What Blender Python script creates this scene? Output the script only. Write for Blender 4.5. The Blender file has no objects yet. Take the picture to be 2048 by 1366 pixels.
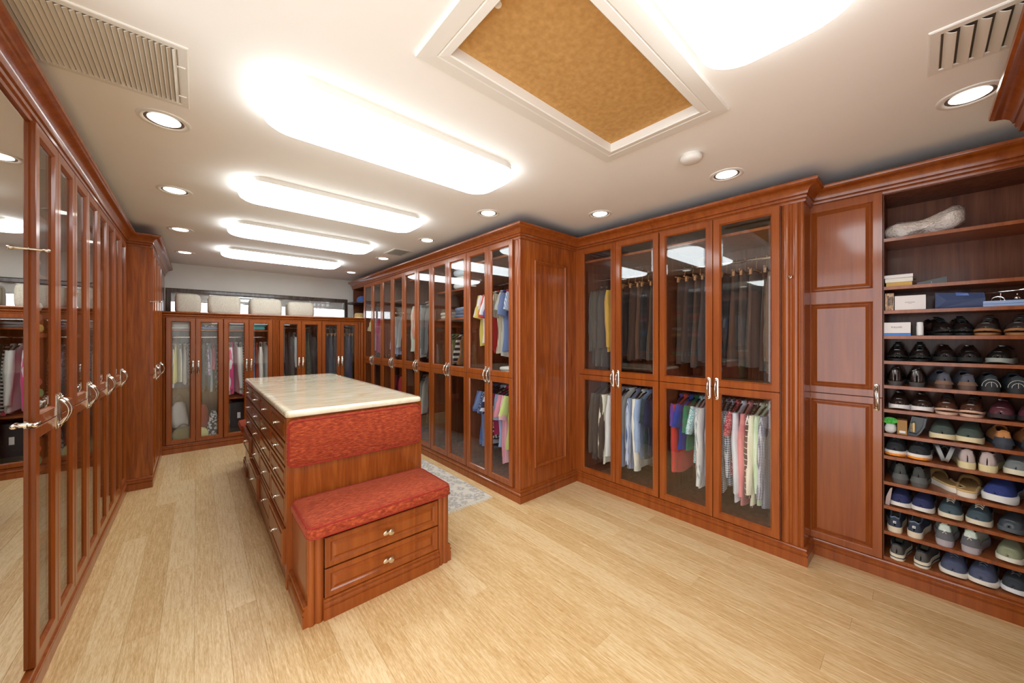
import bpy, math, random
from mathutils import Vector, Matrix
R = math.radians
PI = math.pi
rnd = random.Random(7)
SC = bpy.context.scene
COL = SC.collection

# ------------------------------------------------------------------ camera, world, exposure
cam_d = bpy.data.cameras.new('camera')
cam_d.sensor_width = 36.0
cam_d.sensor_fit = 'HORIZONTAL'
cam_d.lens = 717.6 / 2048 * 36.0
cam_d.shift_y = -8.0 / 2048
cam_d.clip_start = 0.02
cam = bpy.data.objects.new('camera', cam_d)
cam.location = (0, 0, 1.45)
cam.rotation_euler = (R(90), 0, R(-41.33))
COL.objects.link(cam)
SC.camera = cam

world = bpy.data.worlds.new('world')
SC.world = world
world.use_nodes = True
_bg = world.node_tree.nodes['Background']
_bg.inputs[0].default_value = (0.90, 0.95, 1.0, 1)
_bg.inputs[1].default_value = 3.3

SC.view_settings.view_transform = 'Standard'
SC.view_settings.look = 'None'
SC.view_settings.gamma = 1.0
SC.view_settings.use_curve_mapping = False
SC.view_settings.exposure = 0.55
LIGHT_PANEL = 6.8      # diffuser radiance of the five ceiling fixtures
LIGHT_DOWN = 3.5      # lens radiance of the recessed downlights
try:
    SC.cycles.transparent_max_bounces = 16
    SC.cycles.sample_clamp_indirect = 6.0
    SC.cycles.caustics_reflective = False
    SC.cycles.caustics_refractive = False
except Exception:
    pass

CEIL = 2.53

# ------------------------------------------------------------------ materials
MATS = {}
def srgb(r, g, b):
    f = lambda c: (c / 255.0) / 12.92 if c / 255.0 <= 0.04045 else (((c / 255.0) + 0.055) / 1.055) ** 2.4
    return (f(r), f(g), f(b), 1.0)
def new_mat(name):
    m = bpy.data.materials.new(name)
    m.use_nodes = True
    nt = m.node_tree
    b = nt.nodes['Principled BSDF']
    return m, nt, b
def node(nt, kind, **kw):
    n = nt.nodes.new(kind)
    for k, v in kw.items():
        if k in n.inputs:
            n.inputs[k].default_value = v
        else:
            setattr(n, k, v)
    return n
def ramp(nt, fac, stops):
    n = nt.nodes.new('ShaderNodeValToRGB')
    el = n.color_ramp.elements
    el[0].position, el[0].color = stops[0]
    el[1].position, el[1].color = stops[-1]
    for p, c in stops[1:-1]:
        e = el.new(p); e.color = c
    nt.links.new(fac, n.inputs[0])
    return n.outputs[0]
def coords(nt, scale, kind='Object', loc=(0, 0, 0)):
    tc = nt.nodes.new('ShaderNodeTexCoord')
    mp = nt.nodes.new('ShaderNodeMapping')
    mp.inputs['Scale'].default_value = scale
    mp.inputs['Location'].default_value = loc
    nt.links.new(tc.outputs[kind], mp.inputs[0])
    return mp.outputs[0]
def plain(name, col, rough=0.5, metal=0.0, coat=0.0, spec=0.5):
    if name in MATS: return MATS[name]
    m, nt, b = new_mat(name)
    b.inputs['Base Color'].default_value = col
    b.inputs['Roughness'].default_value = rough
    b.inputs['Metallic'].default_value = metal
    b.inputs['Coat Weight'].default_value = coat
    b.inputs['Specular IOR Level'].default_value = spec
    MATS[name] = m
    return m
def noisy(name, c1, c2, scale=(20, 20, 20), rough=0.6, coat=0.0, bump=0.0, detail=3, kind='Object', lo=0.35, hi=0.65, coat_rough=0.12):
    if name in MATS: return MATS[name]
    m, nt, b = new_mat(name)
    v = coords(nt, scale, kind)
    n = node(nt, 'ShaderNodeTexNoise', Scale=1.0, Detail=detail)
    nt.links.new(v, n.inputs['Vector'])
    c = ramp(nt, n.outputs[0], [(lo, c1), (hi, c2)])
    nt.links.new(c, b.inputs['Base Color'])
    b.inputs['Roughness'].default_value = rough
    b.inputs['Coat Weight'].default_value = coat
    b.inputs['Coat Roughness'].default_value = coat_rough
    if bump:
        bp = node(nt, 'ShaderNodeBump', Strength=bump, Distance=0.01)
        nt.links.new(n.outputs[0], bp.inputs['Height'])
        nt.links.new(bp.outputs[0], b.inputs['Normal'])
    MATS[name] = m
    return m
def wood(name, dark, mid, light, grain=(26, 26, 1.6), rough=0.36, coat=0.6, kind='Object'):
    if name in MATS: return MATS[name]
    m, nt, b = new_mat(name)
    v = coords(nt, grain, kind)
    n = node(nt, 'ShaderNodeTexNoise', Scale=1.0, Detail=5.0, Distortion=0.6)
    nt.links.new(v, n.inputs['Vector'])
    v2 = coords(nt, (grain[0] * 7, grain[1] * 7, grain[2] * 3), kind)
    n2 = node(nt, 'ShaderNodeTexNoise', Scale=1.0, Detail=2.0)
    nt.links.new(v2, n2.inputs['Vector'])
    mx = node(nt, 'ShaderNodeMath', operation='MULTIPLY_ADD')
    mx.inputs[1].default_value = 0.3
    nt.links.new(n2.outputs[0], mx.inputs[0])
    nt.links.new(n.outputs[0], mx.inputs[2])
    c = ramp(nt, mx.outputs[0], [(0.42, dark), (0.64, mid), (0.86, light)])
    nt.links.new(c, b.inputs['Base Color'])
    b.inputs['Roughness'].default_value = rough
    b.inputs['Coat Weight'].default_value = coat
    b.inputs['Coat Roughness'].default_value = 0.10
    b.inputs['Specular IOR Level'].default_value = 0.2
    MATS[name] = m
    return m
def fab(c, pat=None, c2=(235, 235, 230), s=90.0, rough=0.9):
    """cloth: colour, optional woven or printed pattern"""
    key = 'fabric_%s_%s_%s_%g' % (c, pat, c2 if pat else '', s)
    if key in MATS: return MATS[key]
    m, nt, b = new_mat('cloth_%d' % len(MATS))
    b.inputs['Roughness'].default_value = rough
    b.inputs['Sheen Weight'].default_value = 0.15
    A, B = srgb(*c), srgb(*c2)
    tc = nt.nodes.new('ShaderNodeTexCoord')
    sp = nt.nodes.new('ShaderNodeSeparateXYZ')
    nt.links.new(tc.outputs['Object'], sp.inputs[0])
    def band(o, scale, thr):
        a = node(nt, 'ShaderNodeMath', operation='MULTIPLY'); a.inputs[1].default_value = scale
        nt.links.new(o, a.inputs[0])
        f = node(nt, 'ShaderNodeMath', operation='FRACT'); nt.links.new(a.outputs[0], f.inputs[0])
        g = node(nt, 'ShaderNodeMath', operation='LESS_THAN'); g.inputs[1].default_value = thr
        nt.links.new(f.outputs[0], g.inputs[0])
        return g.outputs[0]
    fac = None
    if pat == 'stripe':
        fac = band(sp.outputs[1], s, 0.38)
    elif pat == 'hoop':
        fac = band(sp.outputs[2], s, 0.45)
    elif pat in ('grid', 'check'):
        t = 0.12 if pat == 'grid' else 0.5
        a, d = band(sp.outputs[1], s, t), band(sp.outputs[2], s, t)
        mm = node(nt, 'ShaderNodeMath', operation='MAXIMUM' if pat == 'grid' else 'MULTIPLY_ADD')
        nt.links.new(a, mm.inputs[0]); nt.links.new(d, mm.inputs[1])
        if pat == 'check':
            mm.operation = 'ADD'
            h = node(nt, 'ShaderNodeMath', operation='MULTIPLY'); h.inputs[1].default_value = 0.5
            nt.links.new(mm.outputs[0], h.inputs[0]); mm = h
        fac = mm.outputs[0]
    elif pat in ('print', 'dots'):
        vv = node(nt, 'ShaderNodeTexVoronoi', Scale=s)
        nt.links.new(tc.outputs['Object'], vv.inputs['Vector'])
        g = node(nt, 'ShaderNodeMath', operation='LESS_THAN'); g.inputs[1].default_value = 0.33 if pat == 'dots' else 0.5
        nt.links.new(vv.outputs['Distance'], g.inputs[0])
        fac = g.outputs[0]
    if fac is None:
        b.inputs['Base Color'].default_value = A
    else:
        mix = nt.nodes.new('ShaderNodeMix'); mix.data_type = 'RGBA'
        nt.links.new(fac, mix.inputs[0])
        mix.inputs[6].default_value = A; mix.inputs[7].default_value = B
        nt.links.new(mix.outputs[2], b.inputs['Base Color'])
    MATS[key] = m
    return m
def glass_mat(name='clear_glass', tint=(0.985, 0.99, 0.985, 1)):
    if name in MATS: return MATS[name]
    m = bpy.data.materials.new(name); m.use_nodes = True
    nt = m.node_tree; nt.nodes.clear()
    out = nt.nodes.new('ShaderNodeOutputMaterial')
    tr = nt.nodes.new('ShaderNodeBsdfTransparent'); tr.inputs[0].default_value = tint
    gl = nt.nodes.new('ShaderNodeBsdfGlossy'); gl.inputs['Roughness'].default_value = 0.0
    geo = nt.nodes.new('ShaderNodeNewGeometry')
    dot = node(nt, 'ShaderNodeVectorMath', operation='DOT_PRODUCT')
    nt.links.new(geo.outputs['Incoming'], dot.inputs[0]); nt.links.new(geo.outputs['Normal'], dot.inputs[1])
    ab = node(nt, 'ShaderNodeMath', operation='ABSOLUTE'); nt.links.new(dot.outputs['Value'], ab.inputs[0])
    inv = node(nt, 'ShaderNodeMath', operation='SUBTRACT'); inv.inputs[0].default_value = 1.0
    nt.links.new(ab.outputs[0], inv.inputs[1])
    pw = node(nt, 'ShaderNodeMath', operation='POWER'); pw.inputs[1].default_value = 5.0
    nt.links.new(inv.outputs[0], pw.inputs[0])
    ma = node(nt, 'ShaderNodeMath', operation='MULTIPLY_ADD'); ma.inputs[1].default_value = 0.945; ma.inputs[2].default_value = 0.055
    nt.links.new(pw.outputs[0], ma.inputs[0])
    mx = nt.nodes.new('ShaderNodeMixShader')
    nt.links.new(ma.outputs[0], mx.inputs[0]); nt.links.new(tr.outputs[0], mx.inputs[1]); nt.links.new(gl.outputs[0], mx.inputs[2])
    nt.links.new(mx.outputs[0], out.inputs[0])
    MATS[name] = m
    return m
def emit(name, col, strength):
    if name in MATS: return MATS[name]
    m = bpy.data.materials.new(name); m.use_nodes = True
    nt = m.node_tree; nt.nodes.clear()
    out = nt.nodes.new('ShaderNodeOutputMaterial')
    e = nt.nodes.new('ShaderNodeEmission'); e.inputs[0].default_value = col; e.inputs[1].default_value = strength
    nt.links.new(e.outputs[0], out.inputs[0])
    MATS[name] = m
    return m

WOOD = wood('cherry_wood', srgb(128, 60, 19), srgb(142, 70, 23), srgb(154, 80, 28))
WOODP = wood('figured_cherry_veneer', srgb(120, 56, 18), srgb(144, 72, 25), srgb(168, 92, 36), grain=(34, 34, 2.6))
WOODIN = wood('dark_interior_wood', srgb(96, 54, 36), srgb(114, 66, 44), srgb(130, 78, 54), coat=0.15, rough=0.5)
BRASS = plain('polished_nickel_brass', srgb(216, 211, 200), 0.16, 1.0)
CHROME = plain('chrome', srgb(225, 225, 225), 0.08, 1.0)
GLASS = glass_mat()
MIRROR = plain('mirror_silver', (0.90, 0.90, 0.88, 1), 0.0, 1.0)
WHITE = plain('white_paint', srgb(232, 229, 222), 0.5)
CEILM = noisy('ceiling_paint', srgb(246, 244, 240), srgb(248, 246, 242), (3, 3, 3), 0.75)
WALLM = noisy('wall_paint', srgb(238, 236, 230), srgb(241, 239, 233), (3, 3, 3), 0.8)
DARK = plain('dark_void', srgb(40, 36, 32), 0.9)
BLACK = plain('black_leather', srgb(22, 21, 22), 0.25, 0, 0.3)

# ------------------------------------------------------------------ mesh building
class MB:
    def __init__(s): s.v = []; s.f = []
    def add(s, vs, fs):
        n = len(s.v); s.v += [tuple(p) for p in vs]; s.f += [tuple(i + n for i in f) for f in fs]
        return s
    def box(s, x0, y0, z0, x1, y1, z1):
        if x0 > x1: x0, x1 = x1, x0
        if y0 > y1: y0, y1 = y1, y0
        if z0 > z1: z0, z1 = z1, z0
        return s.add([(x0, y0, z0), (x1, y0, z0), (x1, y1, z0), (x0, y1, z0), (x0, y0, z1), (x1, y0, z1), (x1, y1, z1), (x0, y1, z1)],
                     [(0, 3, 2, 1), (4, 5, 6, 7), (0, 1, 5, 4), (1, 2, 6, 5), (2, 3, 7, 6), (3, 0, 4, 7)])
    def loft(s, rings, closed=True, cap=True):
        n = len(rings[0]); vs = [p for r in rings for p in r]; fs = []
        for i in range(len(rings) - 1):
            for j in range(n if closed else n - 1):
                a, b = i * n + j, i * n + (j + 1) % n
                fs.append((a, b, b + n, a + n))
        if cap and closed:
            fs.append(tuple(range(n - 1, -1, -1)))
            fs.append(tuple(range((len(rings) - 1) * n, len(rings) * n)))
        return s.add(vs, fs)
    def ring(s, x0, x1, z0, z1, prof, closed=True):
        """sweep a profile of (inset, y) round a rectangle in the xz plane, mitred"""
        rings = []
        for d, y in prof:
            rings.append([(x0 + d, y, z0 + d), (x1 - d, y, z0 + d), (x1 - d, y, z1 - d), (x0 + d, y, z1 - d)])
        if closed: rings.append(rings[0])
        return s.loft(rings, True, False)
    def field(s, x0, x1, z0, z1, prof):
        """a closed panel front: profile of (inset, y) from its rim to its middle"""
        s.ring(x0, x1, z0, z1, prof, closed=False)
        d, y = prof[-1]
        return s.add([(x0 + d, y, z0 + d), (x1 - d, y, z0 + d), (x1 - d, y, z1 - d), (x0 + d, y, z1 - d)], [(0, 1, 2, 3)])
    def sweep(s, path, prof):
        """moulding: profile of (outward, z) along a plan path, mitred, outward = right of travel"""
        N = []
        for a, b in zip(path, path[1:]):
            d = Vector((b[0] - a[0], b[1] - a[1])).normalized(); N.append(Vector((d.y, -d.x)))
        rings = []
        for i, p in enumerate(path):
            if i == 0: m = N[0]
            elif i == len(path) - 1: m = N[-1]
            else: m = (N[i - 1] + N[i]) / (1 + N[i - 1].dot(N[i]))
            rings.append([(p[0] + m.x * o, p[1] + m.y * o, z) for o, z in prof])
        return s.loft(rings, True, True)
    def tube(s, pts, r, n=8, cap=True):
        pts = [Vector(p) for p in pts]; rings = []
        rr = r if isinstance(r, (list, tuple)) else [r] * len(pts)
        prev = None
        for i, p in enumerate(pts):
            t = (pts[min(i + 1, len(pts) - 1)] - pts[max(i - 1, 0)]).normalized()
            if prev is None:
                u = t.orthogonal().normalized()
            else:
                u = prev - t * prev.dot(t)
                u = u.normalized() if u.length > 1e-6 else t.orthogonal().normalized()
            prev = u; w = t.cross(u)
            rings.append([tuple(p + (u * math.cos(2 * PI * k / n) + w * math.sin(2 * PI * k / n)) * rr[i]) for k in range(n)])
        return s.loft(rings, True, cap)
    def lathe(s, prof, c=(0, 0, 0), axis='z', n=20, cap=True):
        rings = []
        for r, h in prof:
            ring = []
            for k in range(n):
                a = 2 * PI * k / n; x, y = r * math.cos(a), r * math.sin(a)
                p = (x, y, h) if axis == 'z' else ((x, h, y) if axis == 'y' else (h, x, y))
                ring.append((c[0] + p[0], c[1] + p[1], c[2] + p[2]))
            rings.append(ring)
        return s.loft(rings, True, cap)
    def pillow(s, w, d, levels, cr, c=(0, 0, 0), n=5, wob=0.0, seed=0):
        """stack of rounded rectangles: levels of (inset, z)"""
        q = random.Random(seed); ph = [q.uniform(0, 6.28) for _ in range(4)]
        rings = []
        for ins, z in levels:
            W, D = max(w / 2 - ins, 0.002), max(d / 2 - ins, 0.002); k = max(min(cr - ins * 0.5, W, D), 0.0015)
            ring = []
            for sx, sy, a0 in ((1, -1, -90), (1, 1, 0), (-1, 1, 90), (-1, -1, 180)):
                for i in range(n):
                    a = R(a0 + 90.0 * i / (n - 1))
                    x = sx * (W - k) + k * math.cos(a); y = sy * (D - k) + k * math.sin(a)
                    zz = z + wob * math.sin(9 * x + ph[0]) * math.sin(11 * y + ph[1])
                    x += wob * math.sin(17 * y + 13 * z + ph[2]); y += wob * math.sin(15 * x + 9 * z + ph[3])
                    ring.append((c[0] + x, c[1] + y, c[2] + zz))
            rings.append(ring)
        return s.loft(rings, True, True)
    def move(s, v0, M):
        for i in range(v0, len(s.v)): s.v[i] = tuple(M @ Vector(s.v[i]))
        return s
    def mesh(s, name, mat, smooth=False):
        me = bpy.data.meshes.new(name)
        me.from_pydata(s.v, [], s.f); me.update()
        if mat: me.materials.append(mat)
        if smooth:
            me.polygons.foreach_set('use_smooth', [True] * len(me.polygons))
            try: me.set_sharp_from_angle(angle=R(smooth if smooth is not True else 50))
            except Exception: pass
        return me
    def build(s, name, mat, parent=None, smooth=False, loc=None, rot=None):
        o = bpy.data.objects.new(name, s.mesh(name, mat, smooth)); COL.objects.link(o)
        if parent: o.parent = parent
        if loc: o.location = loc
        if rot: o.rotation_euler = rot
        return o
def ob(name, me, parent=None, loc=(0, 0, 0), rot=(0, 0, 0)):
    o = bpy.data.objects.new(name, me); COL.objects.link(o)
    if parent: o.parent = parent
    o.location = loc; o.rotation_euler = rot
    return o
def empty(name, loc=(0, 0, 0), rz=0.0):
    o = bpy.data.objects.new(name, None); COL.objects.link(o)
    o.location = loc; o.rotation_euler = (0, 0, rz); o.empty_display_size = 0.1
    return o
def tag(o, label, cat, group=None):
    o['label'] = label; o['category'] = cat
    if group: o['group'] = group
    return o
def struct(o):
    o['kind'] = 'structure'; return o
ORD = ['first', 'second', 'third', 'fourth', 'fifth', 'sixth', 'seventh', 'eighth', 'ninth', 'tenth', 'eleventh', 'twelfth', 'thirteenth', 'fourteenth',
       'fifteenth', 'sixteenth', 'seventeenth', 'eighteenth', 'nineteenth', 'twentieth']
def text_mesh(body, size, mat, depth=0.0006):
    cu = bpy.data.curves.new('lettering', 'FONT'); cu.body = body; cu.size = size; cu.extrude = depth
    cu.align_x = 'CENTER'; cu.align_y = 'CENTER'
    o = bpy.data.objects.new('lettering_source', cu); COL.objects.link(o)
    dg = bpy.context.evaluated_depsgraph_get(); dg.update()
    me = bpy.data.meshes.new_from_object(o.evaluated_get(dg))
    bpy.data.objects.remove(o)
    me.materials.clear(); me.materials.append(mat)
    return me

# ------------------------------------------------------------------ room shell
XL, XR, YF, YB = -1.16, 3.56, -1.70, 7.15
# floor: bamboo planks laid along the room
def bamboo():
    m, nt, b = new_mat('strand_bamboo')
    oi = nt.nodes.new('ShaderNodeObjectInfo')
    tc = nt.nodes.new('ShaderNodeTexCoord')
    mp = nt.nodes.new('ShaderNodeMapping'); mp.inputs['Scale'].default_value = (95, 5.5, 1)
    add = node(nt, 'ShaderNodeVectorMath', operation='ADD')
    cmb = nt.nodes.new('ShaderNodeCombineXYZ')
    ml = node(nt, 'ShaderNodeMath', operation='MULTIPLY'); ml.inputs[1].default_value = 37.0
    nt.links.new(oi.outputs['Random'], ml.inputs[0])
    nt.links.new(ml.outputs[0], cmb.inputs[0]); nt.links.new(ml.outputs[0], cmb.inputs[1])
    nt.links.new(tc.outputs['Object'], add.inputs[0]); nt.links.new(cmb.outputs[0], add.inputs[1])
    nt.links.new(add.outputs[0], mp.inputs[0])
    n1 = node(nt, 'ShaderNodeTexNoise', Scale=1.0, Detail=6.0, Roughness=0.7, Distortion=0.25)
    nt.links.new(mp.outputs[0], n1.inputs['Vector'])
    mp2 = nt.nodes.new('ShaderNodeMapping'); mp2.inputs['Scale'].default_value = (330, 30, 1)
    nt.links.new(add.outputs[0], mp2.inputs[0])
    n2 = node(nt, 'ShaderNodeTexNoise', Scale=1.0, Detail=3.0)
    nt.links.new(mp2.outputs[0], n2.inputs['Vector'])
    s1 = node(nt, 'ShaderNodeMath', operation='MULTIPLY_ADD'); s1.inputs[1].default_value = 0.55
    nt.links.new(n2.outputs[0], s1.inputs[0]); nt.links.new(n1.outputs[0], s1.inputs[2])
    s2 = node(nt, 'ShaderNodeMath', operation='MULTIPLY_ADD'); s2.inputs[1].default_value = 0.17
    nt.links.new(oi.outputs['Random'], s2.inputs[0]); nt.links.new(s1.outputs[0], s2.inputs[2])
    c = ramp(nt, s2.outputs[0], [(0.56, srgb(184, 142, 88)), (0.81, srgb(215, 178, 124)), (1.0, srgb(233, 205, 158))])
    nt.links.new(c, b.inputs['Base Color'])
    b.inputs['Roughness'].default_value = 0.42
    b.inputs['Coat Weight'].default_value = 0.25
    b.inputs['Coat Roughness'].default_value = 0.25
    return m
BAMBOO = bamboo()
fl = struct(MB().box(XL, YF, -0.06, XR, YB, -0.014).build('floor', plain('floor_bed', srgb(150, 108, 64), 0.8)))
PW, PL = 0.128, 1.85
ncol = int(math.ceil((XR - XL) / PW))
for i in range(ncol):
    x0 = XL + i * PW; x1 = min(x0 + PW, XR)
    y = YF - (i * 0.677 % 1.0) * PL
    while y < YB:
        y0, y1 = max(y, YF), min(y + PL, YB)
        if y1 - y0 > 0.03:
            w, l = (x1 - x0) / 2 - 0.0002, (y1 - y0) / 2 - 0.0002
            g = 0.0009
            p = MB().loft([[(-w, -l, -0.014), (w, -l, -0.014), (w, l, -0.014), (-w, l, -0.014)],
                           [(-w, -l, -g), (w, -l, -g), (w, l, -g), (-w, l, -g)],
                           [(-w + g, -l + g, 0), (w - g, -l + g, 0), (w - g, l - g, 0), (-w + g, l - g, 0)]]).build('plank', BAMBOO, fl)
            p.location = ((x0 + x1) / 2, (y0 + y1) / 2, 0)
        y += PL

# ceiling with the attic hatch opening
HX0, HX1, HY0, HY1 = 0.720, 1.783, 0.695, 1.172
c = MB()
c.box(XL, YF, CEIL, HX0, YB, CEIL + 0.08); c.box(HX1, YF, CEIL, XR, YB, CEIL + 0.08)
c.box(HX0, YF, CEIL, HX1, HY0, CEIL + 0.08); c.box(HX0, HY1, CEIL, HX1, YB, CEIL + 0.08)
struct(c.build('ceiling', CEILM))
# left wall; the wide unseen opening beside the camera is added for fill light
wl = MB().box(XL - 0.1, 1.30, 0, XL, YB, CEIL); wl.box(XL - 0.1, YF, 2.44, XL, 1.30, CEIL); struct(wl.build('wall_left', WALLM))
struct(MB().box(XR, YF, 0, XR + 0.1, YB, CEIL).build('wall_right', WALLM))
struct(MB().box(XL, YF - 0.1, 0, XR, YF, CEIL).build('wall_front', WALLM))
# back wall with the clerestory window
WX0, WX1, WZ0, WZ1 = -0.30, 2.11, 1.80, 2.135
w = MB()
w.box(XL, YB, 0, WX0, YB + 0.16, CEIL); w.box(WX1, YB, 0, XR, YB + 0.16, CEIL)
w.box(WX0, YB, 0, WX1, YB + 0.16, WZ0); w.box(WX0, YB, WZ1, WX1, YB + 0.16, CEIL)
struct(w.build('wall_back', WALLM))
WF = wood('window_frame_wood', srgb(70, 56, 50), srgb(88, 72, 64), srgb(104, 88, 78))
win = struct(MB().ring(WX0 - 0.03, WX1 + 0.03, WZ0 - 0.03, WZ1 + 0.03, [(0, YB), (0, YB - 0.018), (0.012, YB - 0.022), (0.05, YB - 0.022), (0.055, YB - 0.012), (0.055, YB + 0.09), (0, YB + 0.09)]).build('window_1', WF))
MB().box(WX0 + 0.02, YB + 0.05, WZ0 + 0.02, WX1 - 0.02, YB + 0.056, WZ1 - 0.02).build('glass_pane', GLASS, win)
WPVC = plain('white_mullion', srgb(238, 238, 238), 0.4)
for xx in (0.30, 0.92, 1.52):
    MB().box(xx - 0.014, YB + 0.035, WZ0 + 0.02, xx + 0.014, YB + 0.07, WZ1 - 0.02).build('mullion', WPVC, win)
MB().box(WX0 + 0.02, YB + 0.06, WZ1 - 0.16, WX1 - 0.02, YB + 0.075, WZ1 - 0.02).build('roller_blind', plain('blind_cloth', srgb(236, 234, 232), 0.9), win)
# pale garden wall outside the window
MB().box(-2.5, YB + 1.6, 0.0, 4.5, YB + 1.7, 1.92).build('garden_wall', plain('garden_wall_render', srgb(196, 204, 214), 0.9))
tag(bpy.data.objects['garden_wall'], 'pale grey garden wall seen low through the narrow clerestory window', 'wall')

# mouldings
CROWN = [(0, 2.318), (0.010, 2.318), (0.012, 2.330), (0.007, 2.333), (0.007, 2.337), (0.017, 2.342), (0.020, 2.352), (0.014, 2.355), (0.014, 2.359), (0.024, 2.363),
         (0.026, 2.372), (0.031, 2.384), (0.042, 2.397), (0.056, 2.406), (0.068, 2.411), (0.072, 2.416), (0.080, 2.421), (0.082, 2.430), (0.082, 2.437), (0, 2.437)]
BASE = [(0, 0.0), (0.022, 0.0), (0.022, 0.058), (0.016, 0.061), (0.016, 0.065), (0.023, 0.070), (0.024, 0.080), (0.018, 0.085), (0.013, 0.088), (0.013, 0.093), (0.019, 0.098), (0.017, 0.106), (0.004, 0.110), (0, 0.110)]
XA, XB, XC = 2.13, 2.91, 3.13            # door planes: long row, glazed wardrobe, shoe wall
YP, YQ = 2.31, 0.49                      # corner panel plane, pilaster end
PATH_R = [(XA, 6.80), (XA, YP), (XB, YP), (XB, YQ), (XC, YQ), (XC, -1.0)]
struct(MB().sweep(PATH_R, CROWN).build('trim_1', WOOD, None, 35))
struct(MB().sweep([(XA, 6.16), (XA, YP), (XB, YP), (XB, YQ), (XC, YQ), (XC, -1.0)], BASE).build('baseboard_right', WOOD, None, 35))
XM, XN, YM = -0.51, -0.34, 4.93          # left door planes, return
struct(MB().sweep([(XM, 1.48), (XM, YM), (XN, YM), (XN, 7.06), (XL + 0.02, 7.06)], CROWN).build('trim_2', WOOD, None, 35))
struct(MB().sweep([(XM, 1.48), (XM, YM), (XN, YM), (XN, 6.16)], BASE).build('baseboard_left', WOOD, None, 35))
YBK = 6.16
struct(MB().sweep([(XN + 0.02, YBK), (XA - 0.02, YBK)], BASE).build('baseboard_back', WOOD, None, 35))

# ------------------------------------------------------------------ cabinet parts (local frame: x along the front, y into the cabinet, z up)
FT = 0.022
FRAME = [(0, 0), (0, -FT + 0.002), (0.002, -FT), (0.043, -FT), (0.045, -FT + 0.003), (0.047, -FT + 0.002), (0.053, -FT + 0.010), (0.053, 0)]
def handle_mesh():
    m = MB()
    L, W = 0.165, 0.013
    # long rounded backplate
    pl = []
    for y in (0.0, -0.0035, -0.005):
        k = 0.0 if y > -0.004 else 0.002
        r = W - k; ring = []
        for i in range(7):
            a = PI * i / 6; ring.append((r * math.cos(a), y, L / 2 - W + r * math.sin(a)))
        for i in range(7):
            a = PI + PI * i / 6; ring.append((r * math.cos(a), y, -L / 2 + W + r * math.sin(a)))
        pl.append(ring)
    m.loft(pl)
    # bowed grip with swollen ends
    pts, rr = [], []
    for i in range(13):
        t = -1 + i / 6.0
        pts.append((0, -0.006 - 0.030 * (1 - t * t) ** 0.8, t * 0.058))
        rr.append(0.0042 + 0.0036 * math.exp(-((abs(t) - 0.78) / 0.16) ** 2) + 0.0022 * math.exp(-(t / 0.12) ** 2))
    m.tube(pts, rr, 8)
    for s in (1, -1):
        m.lathe([(0.0, -0.013), (0.007, -0.011), (0.009, -0.008), (0.008, -0.004)], (0, 0, s * 0.062), 'y', 10)
        m.lathe([(0.0, -0.008), (0.004, -0.007), (0.005, -0.004)], (0, 0, s * 0.073), 'y', 8)
    return m.mesh('handle', BRASS, True)
HANDLE = handle_mesh()
def knob_mesh():
    m = MB()
    m.lathe([(0.011, 0), (0.011, -0.003), (0.006, -0.005), (0.005, -0.016)], (0, 0, 0), 'y', 12)
    m.pillow(0.036, 0.016, [(0.004, -0.005), (0.001, -0.003), (0, 0), (0.001, 0.003), (0.004, 0.005)], 0.0078, (0, 0, 0))
    n0 = len(m.v) - 5 * 20
    M = Matrix.Translation((0, -0.02, 0)) @ Matrix.Rotation(R(90), 4, 'X')
    m.move(n0, M)
    return m.mesh('knob', BRASS, True)
KNOB = knob_mesh()
def pane(x0, x1, z0, z1, parent, y=-0.012):
    cx, cz = (x0 + x1) / 2, (z0 + z1) / 2
    w, h = (x1 - x0) / 2, (z1 - z0) / 2
    b = 0.016
    m = MB().loft([[(-w, 0.004, -h), (w, 0.004, -h), (w, 0.004, h), (-w, 0.004, h)],
                   [(-w, 0.0020, -h), (w, 0.0020, -h), (w, 0.0020, h), (-w, 0.0020, h)],
                   [(-w + b, 0, -h + b), (w - b, 0, -h + b), (w - b, 0, h - b), (-w + b, 0, h - b)]])
    return m.build('glass_pane', GLASS, parent, loc=(cx, y, cz))
def glass_door(par, x0, x1, z0, z1, zs, side, hz):
    """framed door with one or two glazed openings; side = +1 handle on the right stile"""
    m = MB()
    spans = [(z0, zs - 0.002), (zs + 0.002, z1)] if zs else [(z0, z1)]
    for a, b in spans: m.ring(x0 + 0.002, x1 - 0.002, a, b, FRAME)
    d = m.build('door', WOOD, par)
    for a, b in spans: pane(x0 + 0.050, x1 - 0.050, a + 0.050, b - 0.050, d)
    hx = (x1 - 0.027) if side > 0 else (x0 + 0.027)
    h = ob('handle', HANDLE, d, (hx, -FT, hz))
    return d
def reeds(m, x0, x1, z0, z1, y=0.0, n=3, d=0.012):
    m.box(x0, y, z0, x1, y + 0.02, z1)
    w = (x1 - x0); r = w / n
    for i in range(n):
        c0 = x0 + r * i; rings = []
        for z in (z0, z1):
            rings.append([(c0 + r * (0.06 + 0.88 * k / 6.0), y - d * math.sin(PI * k / 6.0) ** 0.7, z) for k in range(7)])
        m.loft(rings, True, True)
    return m
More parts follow.
